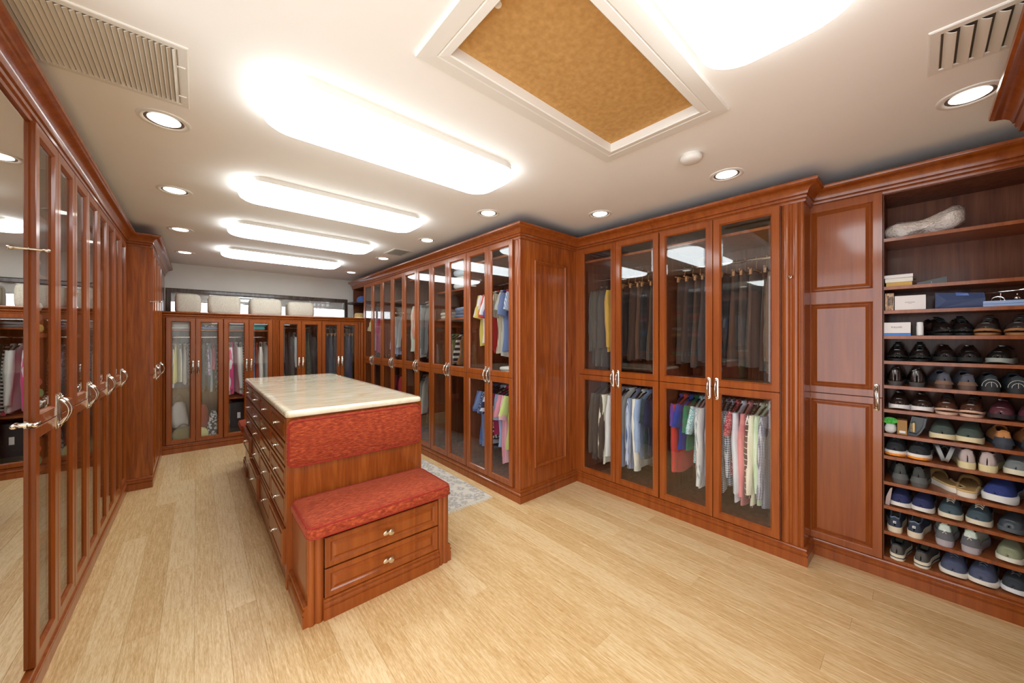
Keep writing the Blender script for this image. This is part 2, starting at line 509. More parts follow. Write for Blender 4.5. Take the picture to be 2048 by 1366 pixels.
def carcass(par, w, d, z0, z1, shelves=(), rods=(), mat=None, sf=0.05):
    m = MB(); t = 0.018
    m.box(0, 0.001, z0, t, d, z1); m.box(w - t, 0.001, z0, w, d, z1)
    m.box(t, d - 0.012, z0, w - t, d, z1)
    m.box(t, 0.001, z0, w - t, d - 0.012, z0 + t); m.box(t, 0.001, z1 - t, w - t, d - 0.012, z1)
    b = m.build('carcass', mat or WOODIN, par)
    for z in shelves:
        MB().box(t, sf, z - 0.010, w - t, d - 0.012, z + 0.010).build('shelf', SHELFW, par)
    for z, y in rods:
        MB().tube([(t, y, z), (w - t, y, z)], 0.0125, 10).build('hanging_rod', CHROME, par, True)
    return b
SHELFW = wood('shelf_edge_wood', srgb(126, 66, 34), srgb(146, 80, 42), srgb(160, 92, 50), coat=0.3)

def wardrobe(name, label, loc, rz, w, d, z0, z1, zs, hz, shelves, rods, group, cat='cabinet'):
    c = empty(name, loc, rz); tag(c, label, cat, group)
    carcass(c, w, d, z0, z1, shelves, rods)
    glass_door(c, 0.002, w / 2, z0 + 0.006, z1 - 0.004, zs, 1, hz)
    glass_door(c, w / 2, w - 0.002, z0 + 0.006, z1 - 0.004, zs, -1, hz)
    return c
Z0, Z1, ZS = 0.108, 2.330, 1.085
# --- glazed wardrobe facing the camera from the wall on the far side of the corner (door plane XB)
WB = [wardrobe('glazed_wardrobe', 'cherry wardrobe with two glass doors in the inner corner beside the tall wood panel', (XB, 2.262, 0), R(-90), 0.826, 0.62, Z0, Z1, ZS, 1.07,
               (2.21, 1.085), ((2.05, 0.312), (1.03, 0.312)), 'glazed wardrobes with dark trousers over shirts'),
      wardrobe('glazed_wardrobe', 'cherry wardrobe with two glass doors next to the reeded post and shoe wall', (XB, 1.433, 0), R(-90), 0.826, 0.62, Z0, Z1, ZS, 1.07,
               (2.21, 1.085), ((2.05, 0.312), (1.03, 0.312)), 'glazed wardrobes with dark trousers over shirts')]
# reeded post that ends the run, and its return
p = reeds(MB(), 0.830, 0.925, 0.0, 2.33, 0.0, 2, 0.010); reeds(p, 0.925, 0.945, 0, 2.33, -0.004, 1, 0.006)
p.box(0.830, 0.02, 0, 0.945, 0.19, 2.33).build('reeded_post', WOOD, WB[1], 40)
MB().box(-0.048, -0.010, 0.0, -0.004, 0.02, 2.33).build('corner_post', WOOD, WB[0])
def valet_rod(par_label, loc, rz, ln):
    m = MB().tube([(0, 0, 0), (0, -ln, 0)], 0.005, 8)
    m.lathe([(0.010, 0), (0.010, -0.004), (0.006, -0.006)], (0, 0, 0), 'y', 12)
    m.lathe([(0.004, -ln + 0.008), (0.008, -ln), (0.009, -ln - 0.006), (0.006, -ln - 0.013), (0, -ln - 0.015)], (0, 0, 0), 'y', 12)
    o = m.build('valet_rod', BRASS, None, True, loc, (0, 0, rz))
    tag(o, par_label, 'valet rod', 'pull-out valet rods')
    return o
valet_rod('short brass valet rod pushed into the reeded post by the shoe wall', (XB - 0.010, 1.433 - 0.875, 1.845), R(-90), 0.012)

# --- long row of tall wardrobes (door plane XA), five units seen from far to near
LY = [6.168, 5.392, 4.628, 3.868, 3.118, 2.391]
LR = []
nm = ['farthest pair of tall glass doors in the long row, beside the hat niche', 'second pair of tall glass doors from the hat niche in the long row',
      'middle pair of tall glass doors in the long row behind the island', 'fourth pair of tall glass doors from the hat niche, over the patterned rug',
      'nearest pair of tall glass doors in the long row, at the panelled corner']
shl = [((1.98, 1.085), ((1.90, 0.335), (1.02, 0.335))), ((1.98, 1.085), ((1.90, 0.335), (1.02, 0.335))), ((2.22, 1.085), ((2.02, 0.335), (1.02, 0.335))),
       ((1.98, 1.66, 1.085), ((1.58, 0.335), (1.02, 0.335))), ((2.22, 1.085), ((2.02, 0.335), (1.02, 0.335)))]
for i in range(5):
    LR.append(wardrobe('tall_wardrobe', nm[i], (XA, LY[i], 0), R(-90), LY[i] - LY[i + 1] - 0.001, 0.72, Z0, Z1, ZS, 1.085, shl[i][0], shl[i][1], 'tall wardrobes of the long row'))
# near end of the row: post and veneered end panel with an applied moulding
wn = LY[4] - LY[5]
q = reeds(MB(), wn + 0.002, wn + 0.078, 0.0, 2.33, 0.0, 2, 0.008)
q.box(wn + 0.002, 0.02, 0, wn + 0.078, 0.06, 2.33).build('reeded_post', WOOD, LR[4], 40)
ep = MB().box(wn + 0.062, 0.06, 0.0, wn + 0.081, XB - XA + 0.05, 2.33).build('end_panel', WOODP, LR[4])
em = MB().ring(0.165, 0.60, 0.268, 2.150, [(0, 0), (0, -0.010), (0.006, -0.018), (0.014, -0.019), (0.020, -0.010), (0.028, -0.008), (0.028, 0)])
em.build('panel_moulding', WOOD, ep, None, (wn + 0.081, 0, 0), (0, 0, R(90)))
valet_rod('brass valet rod pulled out of the long row behind the island', (XA - 0.02, 4.628, 1.775), R(-90), 0.10)
# far end: open niche for hats above the low cabinets
hn = empty('hat_niche', (XA, 6.78, 0), R(-90)); tag(hn, 'open end niche with two projecting shelves holding hats at the far corner', 'shelf unit')
m = MB(); m.box(0.0, 0.0, 0, 0.018, 0.72, 2.33); m.box(0.590, 0.0, 1.76, 0.608, 0.72, 2.33); m.box(0.018, 0.35, 1.76, 0.59, 0.37, 2.33); m.box(0.018, 0, 2.312, 0.59, 0.37, 2.33)
m.build('carcass', WOODIN, hn)
m = MB(); pts = [(0.018, 0.35), (0.59, 0.35), (0.59, -0.03)] + [(0.30 + 0.29 * math.cos(R(a)), -0.03 - 0.13 * math.sin(R(a))) for a in range(15, 166, 15)] + [(0.018, -0.03)]
m.loft([[(x, y, 2.035) for x, y in pts], [(x, y, 2.053) for x, y in pts]]).build('shelf', plain('shelf_black_wood', srgb(50, 34, 30), 0.4), hn)

# --- low cabinets along the back wall (door plane YBK)
BX = [-0.285, 0.269, 0.830, 0.905, 1.463, 2.012]
BK = []
bn = [('low glass door cabinet of towels and summer clothes in the corner by the white wall', -0.287, 0.270), ('low glass door cabinet of pink and teal clothes beside the middle reeded post', 0.272, 0.822),
      ('low glass door cabinet of dark coats just past the middle reeded post', 0.905, 1.462), ('low glass door cabinet of hanging jeans next to the long row', 1.464, 2.012)]
bsh = [((1.545,), ((1.455, 0.25),)), ((1.545, 0.62), ((1.455, 0.325),)), ((), ((1.60, 0.325),)), ((), ((1.60, 0.22),))]
for (lab, x0, x1), (sh, ro) in zip(bn, bsh):
    BK.append(wardrobe('low_cabinet', lab, (x0, YBK, 0), 0, x1 - x0, 0.66, Z0, 1.700, None, 1.070, sh, ro, 'low cabinets below the window'))
reeds(MB(), 0.552, 0.631, 0.0, 1.700, 0.0, 3, 0.012).build('reeded_post', WOOD, BK[1], 40)
fr = empty('cabinet_surround', (0, YBK, 0)); tag(fr, 'cherry moulded surround and deep top board over the low back cabinets', 'cabinet top')
MB().sweep([(-0.338, 0), (2.108, 0)], [(0, 1.700), (0.010, 1.700), (0.012, 1.712), (0.008, 1.716), (0.020, 1.724), (0.022, 1.738), (0.014, 1.744), (0.030, 1.752), (0.034, 1.766), (0.030, 1.774), (0, 1.774)]).build('top_moulding', WOOD, fr, 35)
MB().box(-0.338, 0.0, 1.702, 2.108, 0.985, 1.774).build('top_board', WOOD, fr)
for x0, x1 in ((-0.338, -0.289), (2.014, 2.108)):
    reeds(MB(), x0, x1, 0.0, 1.70, 0.0, 2, 0.012).build('side_moulding', WOOD, fr, 40)

# --- left wall: mirror door, then eight glazed doors, then the projecting cabinet
lm = empty('mirror_door', (XM, 1.50, 0), R(90)); tag(lm, 'full height mirror door at the camera end of the near wall', 'mirror')
mm = MB().loft([[(0.0, 0.0, 0.115), (0.852, 0.0, 0.115), (0.852, 0.0, 2.322), (0.0, 0.0, 2.322)], [(0.0, -0.002, 0.115), (0.852, -0.002, 0.115), (0.852, -0.002, 2.322), (0.0, -0.002, 2.322)],
                [(0.025, -0.006, 0.14), (0.850, -0.006, 0.14), (0.850, -0.006, 2.297), (0.025, -0.006, 2.297)]])
mm.build('mirror_glass', MIRROR, lm)
MB().box(0, 0.0005, 0.0, 0.853, 0.60, 2.33).build('backing', WOOD, lm)
k = MB(); k.lathe([(0.016, 0), (0.016, -0.004), (0.009, -0.006), (0.008, -0.022)], (0, 0, 0), 'y', 14)
n0 = len(k.v); k.lathe([(0, -0.030), (0.008, -0.026), (0.011, -0.012), (0.008, 0.004), (0.011, 0.016), (0.007, 0.028), (0, 0.031)], (0, 0, 0), 'z', 12); k.move(n0, Matrix.Translation((0, -0.026, 0)) @ Matrix.Rotation(R(90), 4, 'Y'))
k.build('handle', CHROME, lm, True, (0.825, -0.006, 1.105))
valet_rod('brass valet rod pulled out beside the mirror door', (XM + 0.001, 2.357, 1.805), R(90), 0.045)
LW = 0.6255; LF = []
ln = ['first pair of glass doors after the mirror, stacked with folded sweaters', 'second pair of glass doors after the mirror, stacked with folded knitwear',
      'third pair of glass doors after the mirror on the near wall', 'fourth pair of glass doors after the mirror, at the projecting panel']
for i in range(4):
    LF.append(wardrobe('sweater_cabinet', ln[i], (XM, 2.362 + i * LW, 0), R(90), LW - 0.001, 0.60, Z0, Z1, ZS, 1.105,
                       (2.02, 1.74, 1.46, 1.085, 0.80, 0.46) if i < 2 else (2.2, 1.085), () if i < 2 else ((2.05, 0.3), (1.02, 0.3)), 'glass door cabinets on the near wall'))
MB().box(4 * LW - 3 * LW, 0.0, 0.0, 4 * LW - 3 * LW + 0.062, 0.02, 2.33).build('corner_post', WOOD, LF[3])
LPJ = []
ln = ['projecting cabinet with glass doors, the pair nearer the camera', 'projecting cabinet with glass doors, the pair beside the low cabinets']
for i in range(2):
    LPJ.append(wardrobe('projecting_cabinet', ln[i], (XN, 4.952 + i * 0.60, 0), R(90), 0.599, 0.78, Z0, Z1, ZS, 1.085, (2.2, 1.085), ((2.05, 0.3),), 'projecting glass door cabinets'))
MB().box(-0.022, 0.0, 0.0, -0.004, 0.80, 2.33).build('end_panel', WOODP, LPJ[0])
e2 = MB(); e2.box(0.600, 0.0, 0, 0.618, 0.8, 2.33); e2.box(0.618, 0.0, 1.77, 1.50, 0.8, 2.33); e2.build('end_filler', WOOD, LPJ[1])
valet_rod('brass valet rod pulled out of the projecting cabinet', (XN + 0.001, 4.945, 1.80), R(90), 0.07)

# --- shoe wall: panelled door cabinet and open shelves (door plane XC)
pc = empty('panelled_cabinet', (XC, 0.486, 0), R(-90)); tag(pc, 'narrow cherry cupboard with three raised panels beside the shoe shelves', 'cabinet')
MB().box(-0.04, 0.002, Z0, 0.336, 0.40, Z1).build('carcass', WOODIN, pc)
dd = MB()
RAIL = [(0, 0), (0, -FT + 0.002), (0.002, -FT), (0.040, -FT), (0.044, -FT + 0.002), (0.050, -FT + 0.010), (0.050, 0)]
dx0, dx1 = -0.040, 0.336
dd.ring(dx0, dx1, 0.112, 1.083, RAIL); 
# upper leaf with a shared middle rail
for a, b in ((1.087, 1.712), (1.712, 2.328)):
    dd.ring(dx0, dx1, a, b, [(0, 0), (0, -FT), (0.040 if True else 0, -FT), (0.044, -FT + 0.002), (0.050, -FT + 0.010), (0.050, 0)])
pdoor = dd.build('door', WOOD, pc)
for a, b in ((0.112, 1.083), (1.087, 1.712), (1.712, 2.328)):
    MB().field(dx0 + 0.045, dx1 - 0.045, a + 0.045, b - 0.045, [(0, -0.004), (0.004, -0.007), (0.012, -0.009), (0.024, -0.017), (0.028, -0.019)]).build('panel', WOOD, pdoor)
ob('handle', HANDLE, pdoor, (0.312, -FT, 1.085))
su = empty('shoe_shelves', (XC, 0.148, 0), R(-90)); tag(su, 'tall open cherry shelving full of shoes along the wall', 'shelf unit')
SD = 0.36; SW = 0.92
m = MB(); m.box(0, 0, Z0, 0.004, SD, Z1); m.box(SW - 0.018, 0, Z0, SW, SD, Z1); m.box(0.004, SD - 0.012, Z0, SW - 0.018, SD, Z1); m.box(0.004, 0.0, Z1 - 0.018, SW, SD, Z1)
m.build('carcass', WOODIN, su)
SHZ = [2.038, 1.747, 1.603, 1.451, 1.300, 1.153, 1.008, 0.862, 0.727, 0.571, 0.425, 0.272, 0.118]
for z in SHZ:
    MB().box(0.004, 0.0, z - 0.0095, SW - 0.018, SD - 0.012, z + 0.0095).build('shelf', SHELFW, su)

# --- cabinet whose crown shows at the upper edge, on the camera's side of the shoe wall
nc = empty('near_cabinet', (2.595, -0.285, 0), R(180)); tag(nc, 'tall cherry cabinet close to the camera with only its crown moulding in view', 'cabinet')
MB().box(0, 0.04, 0, 1.35, 0.5, 2.33).build('carcass', WOOD, nc)
MB().sweep([(0.0, 0.5), (0.0, 0.0), (1.35, 0.0)], CROWN).build('crown', WOOD, nc, 35)
for i in range(3):
    x0, x1 = 0.02 + i * 0.437, 0.02 + (i + 1) * 0.437
    dn_ = MB()
    for a, b in ((0.112, 1.083), (1.087, 2.326)): dn_.ring(x0 + 0.002, x1 - 0.002, a, b, RAIL)
    dn_ = dn_.build('door', WOOD, nc, None, (0, 0.04, 0))
    for a, b in ((0.112, 1.083), (1.087, 2.326)):
        MB().field(x0 + 0.047, x1 - 0.047, a + 0.045, b - 0.045, [(0, -0.004), (0.004, -0.007), (0.012, -0.009), (0.024, -0.017), (0.028, -0.019)]).build('panel', WOOD, dn_)
    ob('handle', HANDLE, dn_, (x1 - 0.027, -FT, 1.085))

# ------------------------------------------------------------------ island
def chenille():
    m, nt, b = new_mat('red_chenille')
    v = coords(nt, (26, 26, 130)); 
    n = node(nt, 'ShaderNodeTexNoise', Scale=1.0, Detail=4.0, Roughness=0.65)
    nt.links.new(v, n.inputs['Vector'])
    c = ramp(nt, n.outputs[0], [(0.36, srgb(118, 34, 12)), (0.52, srgb(152, 55, 21)), (0.68, srgb(184, 88, 46))])
    nt.links.new(c, b.inputs['Base Color']); b.inputs['Roughness'].default_value = 0.95
    b.inputs['Sheen Weight'].default_value = 0.2; b.inputs['Sheen Tint'].default_value = srgb(255, 150, 110)
    bp = node(nt, 'ShaderNodeBump', Strength=0.25, Distance=0.003)
    nt.links.new(n.outputs[0], bp.inputs['Height']); nt.links.new(bp.outputs[0], b.inputs['Normal'])
    return m
RED = chenille()
def red_flat():
    m = RED.copy(); m.name = 'red_chenille_seat'
    for nd in m.node_tree.nodes:
        if nd.bl_idname == 'ShaderNodeMapping': nd.inputs['Scale'].default_value = (34, 190, 60)
    return m
RED2 = red_flat()
PIPE = plain('red_piping', srgb(150, 34, 20), 0.8)
IX0, IX1, IY0, IY1 = 0.405, 1.212, 2.400, 4.640
isl = empty('island', ((IX0 + IX1) / 2, (IY0 + IY1) / 2, 0)); tag(isl, 'long cherry island chest with four columns of small drawers', 'island')
ox, oy = isl.location.x, isl.location.y
MB().box(IX0 - ox, IY0 - oy, 0, IX1 - ox, IY1 - oy, 0.986).build('body', WOOD, isl)
m = MB()
for ya, yb in ((IY0, IY0 + 0.03), (IY1 - 0.03, IY1)): m.box(IX0 - 0.018 - ox, ya - oy, 0, IX0 - ox, yb - oy, 0.986); m.box(IX1 - ox, ya - oy, 0, IX1 + 0.018 - ox, yb - oy, 0.986)
m.box(IX0 - 0.006 - ox, IY0 + 0.03 - oy, 0, IX0 - ox, IY1 - 0.03 - oy, 0.115)
m.build('corner_strips', WOOD, isl)
MB().box(IX0 - ox + 0.02, IY0 - 0.006 - oy, 0.45, IX1 - ox - 0.02, IY0 - oy, 0.98).build('back_panel', WOODP, isl)
DRW = [(0.842, 0.980), (0.700, 0.836), (0.546, 0.694), (0.346, 0.540), (0.128, 0.340)]
pitch = (IY1 - IY0 - 0.064) / 4
DP = [(0, 0), (0, -0.018), (0.003, -0.020), (0.026, -0.020), (0.032, -0.014), (0.038, -0.013), (0.050, -0.020), (0.054, -0.021)]
SLIM = [(0, 0), (0, -0.018), (0.003, -0.020), (0.022, -0.020), (0.027, -0.014), (0.031, -0.013), (0.040, -0.020), (0.043, -0.021)]
openings = {(0, 4): 0.012, (2, 4): 0.020, (3, 3): 0.022}
for ci in range(4):
    for ri, (za, zb) in enumerate(DRW):
        yc = IY0 + 0.032 + pitch * (ci + 0.5)
        hw, hh = pitch / 2 - 0.004, (zb - za) / 2 - 0.003
        o = openings.get((ci, ri), 0.0)
        dm = MB().field(-hw, hw, -hh, hh, SLIM)
        dm.box(-hw + 0.02, 0, -hh + 0.01, hw - 0.02, 0.05, hh - 0.012)
        d = dm.build('drawer', WOOD, isl, None, (IX0 - o - ox, yc - oy, (za + zb) / 2), (0, 0, R(-90)))
        d.rotation_euler = (0, 0, R(-90))
        ob('knob', KNOB, d, (0, -0.020, 0), (0, 0, 0))
# drawer fronts on the far long side
for ci in range(4):
    for ri, (za, zb) in enumerate(DRW):
        yc = IY0 + 0.032 + pitch * (ci + 0.5); hw, hh = pitch / 2 - 0.004, (zb - za) / 2 - 0.003
        d = MB().field(-hw, hw, -hh, hh, SLIM).build('drawer', WOOD, isl, None, (IX1 - ox, yc - oy, (za + zb) / 2), (0, 0, R(90)))
        ob('knob', KNOB, d, (0, -0.020, 0))
def marble():
    m, nt, b = new_mat('cream_marble')
    v = coords(nt, (2.2, 9, 6))
    n = node(nt, 'ShaderNodeTexNoise', Scale=1.0, Detail=9.0, Roughness=0.7, Distortion=1.4)
    nt.links.new(v, n.inputs['Vector'])
    c = ramp(nt, n.outputs[0], [(0.30, srgb(196, 172, 136)), (0.46, srgb(222, 206, 176)), (0.62, srgb(236, 226, 204)), (0.8, srgb(226, 208, 178))])
    nt.links.new(c, b.inputs['Base Color']); b.inputs['Roughness'].default_value = 0.12; b.inputs['Coat Weight'].default_value = 0.4
    return m
mt = MB().pillow(0.848, 2.300, [(0.010, 0), (0.003, 0.003), (0, 0.010), (0, 0.022), (0.004, 0.031), (0.011, 0.035), (0.05, 0.0352)], 0.03, n=6).build('marble_worktop', marble(), None, 40, ((IX0 + IX1) / 2 - 0.004, (2.380 + 4.680) / 2, 0.987))
tag(mt, 'cream veined marble worktop with rounded edges on the island', 'worktop')

def cushion(label, w, d, h, loc, rot, mat, group):
    e = 0.022
    lv = [(e, 0), (e * 0.3, 0.006), (0, 0.018), (-0.002, h * 0.5), (0, h - 0.018), (e * 0.3, h - 0.006), (e, h), (0.06, h + 0.008), (0.13, h + 0.014), (0.19, h + 0.015)]
    c = MB().pillow(w, d, lv, 0.045, n=6).build('cushion', mat, None, 60, loc, rot)
    tag(c, label, 'cushion', group)
    for z in (0.006, h - 0.005):
        ring = []
        W, D, k = w / 2 - 0.007, d / 2 - 0.007, 0.042
        for sx, sy, a0 in ((1, -1, -90), (1, 1, 0), (-1, 1, 90), (-1, -1, 180)):
            for i in range(6):
                a = R(a0 + 18.0 * i); ring.append((sx * (W - k) + k * math.cos(a), sy * (D - k) + k * math.sin(a), z))
        ring.append(ring[0])
        MB().tube(ring, 0.0042, 6).build('piping', PIPE, c, True)
    return c
# window-seat style benches at both ends of the island
def bench(near):
    s = 1 if near else -1
    b = empty('bench', ((IX0 + IX1) / 2 + 0.012, IY0 if near else IY1, 0), 0 if near else PI)
    tag(b, 'low cherry bench with two drawers and butterfly knobs built onto the near island end' if near else 'low cherry bench built onto the far end of the island', 'bench', 'island end benches')
    # local: front at y=-0.38 facing -y, x from -0.404..0.404
    F = -0.380; W = 0.404
    MB().box(-W, F + 0.036, 0.0, W, -0.002, 0.440).build('body', WOOD, b)
    for x0, x1 in ((-W, -W + 0.072), (W - 0.072, W)):
        reeds(MB(), x0, x1, 0.0, 0.440, F, 2, 0.009).build('reeded_post', WOOD, b, 40)
    MB().box(-W - 0.006, F - 0.018, 0.440, W + 0.006, -0.002, 0.452).build('seat_board', WOOD, b)
    for za, zb in ((0.265, 0.420), (0.112, 0.257)):
        hw, hh = W - 0.078, (zb - za) / 2
        d = MB().field(-hw, hw, -hh, hh, DP).build('drawer', WOOD, b, None, (0, F + 0.012, (za + zb) / 2))
        MB().box(-hw + 0.01, 0.002, -hh + 0.01, hw - 0.01, 0.006, hh - 0.01).build('gap_shade_plate', DARK, d)  # thin dark plate added as painted shade behind the drawer front
        if near:
            kb = MB()   # butterfly shaped knob
            for sx, tilt, ln, wd in ((-1, 14, 0.020, 0.013), (1, -32, 0.018, 0.014), (0.75, 34, 0.016, 0.009)):
                n0 = len(kb.v)
                kb.lathe([(0, -0.004), (0.6, -0.0035), (1.0, 0), (0.6, 0.0035), (0, 0.004)], (0, 0, 0), 'y', 14)
                kb.move(n0, Matrix.Translation((sx * 0.013, -0.030, 0.004 * (1 if tilt > 0 else -1))) @ Matrix.Rotation(R(-tilt), 4, 'Y') @ Matrix.Diagonal((ln, 1, wd, 1)))
            kb.lathe([(0.010, 0), (0.006, -0.004), (0.005, -0.03), (0.003, -0.034)], (0, 0, 0), 'y', 10)
            kb.build('knob', BRASS, d, True, (0.0, -0.014, 0.0))
        else:
            ob('knob', KNOB, d, (0, -0.02, 0))
    MB().sweep([(-W, -0.002), (-W, F), (-W + 0.001, F)][:2], BASE).build('base_moulding', WOOD, b, 35)
    MB().sweep([(W, F), (W, -0.002)], BASE).build('base_moulding', WOOD, b, 35)
    MB().sweep([(-W + 0.072, F + 0.008), (W - 0.072, F + 0.008)], BASE).build('base_moulding', WOOD, b, 35)
bench(True); bench(False)
cushion('red chenille seat cushion on the near island bench', 0.815, 0.425, 0.066, (0.808, 2.166, 0.453), (0, 0, 0), RED2, 'red island cushions')
cushion('red chenille back cushion upright against the near island end', 0.825, 0.275, 0.040, (0.797, 2.3925, 0.838), (R(90), 0, 0), RED2, 'red island cushions')
cushion('red chenille seat cushion on the far island bench, its end just showing', 0.900, 0.425, 0.066, (0.800, 4.874, 0.453), (0, 0, 0), RED2, 'red island cushions')

# ------------------------------------------------------------------ rug
def rugmat():
    m, nt, b = new_mat('faded_rug_wool')
    v = coords(nt, (1, 1, 1))
    n = node(nt, 'ShaderNodeTexNoise', Scale=130.0, Detail=2.0); nt.links.new(v, n.inputs['Vector'])
    vo = node(nt, 'ShaderNodeTexVoronoi', Scale=17.0); nt.links.new(v, vo.inputs['Vector'])
    w = node(nt, 'ShaderNodeTexVoronoi', Scale=6.0, feature='DISTANCE_TO_EDGE'); nt.links.new(v, w.inputs['Vector'])
    a = node(nt, 'ShaderNodeMath', operation='MULTIPLY_ADD'); a.inputs[1].default_value = 0.75
    nt.links.new(vo.outputs['Distance'], a.inputs[0]); nt.links.new(n.outputs[0], a.inputs[2])
    a2 = node(nt, 'ShaderNodeMath', operation='MULTIPLY_ADD'); a2.inputs[1].default_value = 0.35
    nt.links.new(w.outputs['Distance'], a2.inputs[0]); nt.links.new(a.outputs[0], a2.inputs[2])
    c = ramp(nt, a2.outputs[0], [(0.55, srgb(232, 226, 214)), (0.72, srgb(206, 196, 180)), (0.86, srgb(140, 140, 142)), (0.98, srgb(220, 212, 198))])
    nt.links.new(c, b.inputs['Base Color']); b.inputs['Roughness'].default_value = 1.0
    return m
RUGM = rugmat()
rug = MB().pillow(0.72, 2.70, [(0.002, 0), (0, 0.004), (0.002, 0.008), (0.01, 0.009)], 0.004).build('rug', RUGM, None, None, (1.66, 3.95, 0.0005))
tag(rug, 'faded grey and beige patterned runner rug between island and long row', 'rug')
fg = MB()
for s in (-1, 1):
    for i in range(130):
        x = -0.355 + 0.71 * i / 129 + rnd.uniform(-0.002, 0.002); l = rnd.uniform(0.035, 0.065); sw = rnd.uniform(-0.012, 0.012)
        y0 = s * 1.349
        fg.box(x - 0.0016, y0, 0.001, x + 0.0016, y0 + s * l * 0.5, 0.004)
        fg.add([(x - 0.0016, y0 + s * l * 0.5, 0.001), (x + 0.0016, y0 + s * l * 0.5, 0.001), (x + sw + 0.001, y0 + s * l, 0.001), (x + sw - 0.001, y0 + s * l, 0.001),
                (x - 0.0016, y0 + s * l * 0.5, 0.004), (x + 0.0016, y0 + s * l * 0.5, 0.004), (x + sw + 0.001, y0 + s * l, 0.003), (x + sw - 0.001, y0 + s * l, 0.003)],
               [(0, 3, 2, 1), (4, 5, 6, 7), (0, 1, 5, 4), (1, 2, 6, 5), (2, 3, 7, 6), (3, 0, 4, 7)])
f = fg.build('fringe', plain('rug_fringe', srgb(232, 226, 212), 1.0), rug); f['kind'] = 'stuff'

# ------------------------------------------------------------------ ceiling things
PANEL = emit('lit_diffuser', (0.91, 0.975, 1.0, 1), LIGHT_PANEL)
def fixture(label, x0, x1, y0, y1):
    f = empty('ceiling_light', ((x0 + x1) / 2, (y0 + y1) / 2, CEIL)); tag(f, label, 'ceiling light', 'long ceiling lights')
    w, d = x1 - x0, y1 - y0
    MB().pillow(w - 0.07, d + 0.006, [(0, -0.032), (0, 0)], 0.10, n=8).build('mounting_pan', WHITE, f)
    lv = [(0.020, -0.026), (0.0, -0.032), (0.0, -0.042), (0.006, -0.056), (0.018, -0.066), (0.045, -0.074), (0.085, -0.078), (0.14, -0.080)]
    MB().pillow(w, d, lv, 0.13, n=8).build('diffuser', PANEL, f, 60)
FY = [0.10, 1.677, 2.917, 4.113, 5.388]
FN = ['lit ceiling light partly out of view beyond the attic hatch', 'lit ceiling light nearest the attic hatch, largest of the row of four',
      'second lit ceiling light counting from the attic hatch', 'third lit ceiling light counting from the attic hatch', 'lit ceiling light farthest from the hatch, next to the window wall']
for y, n in zip(FY, FN): fixture(n, 0.225, 1.555, y, y + 0.44)

DOWN = emit('lit_lens', (1.0, 0.95, 0.86, 1), LIGHT_DOWN)
def downlight(label, x, y):
    d = empty('downlight', (x, y, CEIL)); tag(d, label, 'downlight', 'recessed downlights')
    MB().lathe([(0.100, 0), (0.099, -0.004), (0.092, -0.007), (0.078, -0.005), (0.074, -0.001)], (0, 0, 0), 'z', 32, False).build('trim_ring', WHITE, d, True)
    MB().lathe([(0.074, -0.002), (0.062, -0.0006)], (0, 0, 0), 'z', 32, False).build('reflector', plain('downlight_reflector', srgb(150, 142, 130), 0.25, 0.6), d, True)
    MB().lathe([(0.062, -0.001), (0.055, -0.005), (0.030, -0.008), (0.001, -0.009)], (0, 0, 0), 'z', 24).build('lens', DOWN, d, True)
DL = [(-0.12, 2.481, 'beside the big return grille'), (-0.12, 3.617, 'second along the near wall from the return grille'), (-0.12, 4.884, 'third along the near wall from the return grille'),
      (-0.11, 6.163, 'in the corner above the towel cabinet'), (2.592, -0.147, 'cut off by the crown close to the camera'), (2.637, 0.847, 'in front of the reeded post'), (2.650, 1.848, 'over the inner corner wardrobe'),
      (1.905, 2.478, 'by the panelled corner of the long row'), (1.925, 3.617, 'second along the long row from the panelled corner'), (1.920, 4.848, 'beside the small square ceiling vent'), (1.930, 6.238, 'in front of the hat niche')]
for x, y, s in DL: downlight('round recessed downlight ' + s, x, y)

# attic hatch
ht = empty('attic_hatch', ((HX0 + HX1) / 2, (HY0 + HY1) / 2, CEIL)); tag(ht, 'attic hatch of tan board in a mitred white frame', 'hatch')
hx, hy = ht.location.x, ht.location.y
PF = [(0, 0), (0, 0.010), (0.004, 0.014), (0.060, 0.016), (0.064, 0.012), (0.068, 0.016), (0.096, 0.018), (0.100, 0.014), (0.100, -0.03), (0.094, -0.03), (0.094, 0)]
fm = MB().ring(0.622 - hx, 1.880 - hx, 0.590 - hy, 1.268 - hy, PF)
fm.v = [(x, z, -y) for x, y, z in fm.v]
fm.build('frame', WHITE, ht)
brd = noisy('tan_fibreboard', srgb(184, 138, 76), srgb(204, 160, 98), (40, 40, 40), 0.9, detail=6, lo=0.3, hi=0.7)
MB().box(HX0 + 0.002 - hx, HY0 + 0.002 - hy, 0.028, HX1 - 0.002 - hx, HY1 - 0.002 - hy, 0.045).build('board', brd, ht)
MB().lathe([(0.006, -0.004), (0.011, -0.006), (0.013, -0.003), (0.013, 0.0)], (0.752 - hx, 0.926 - hy, 0.028), 'z', 20, True).build('ring_pull', WHITE, ht, True)

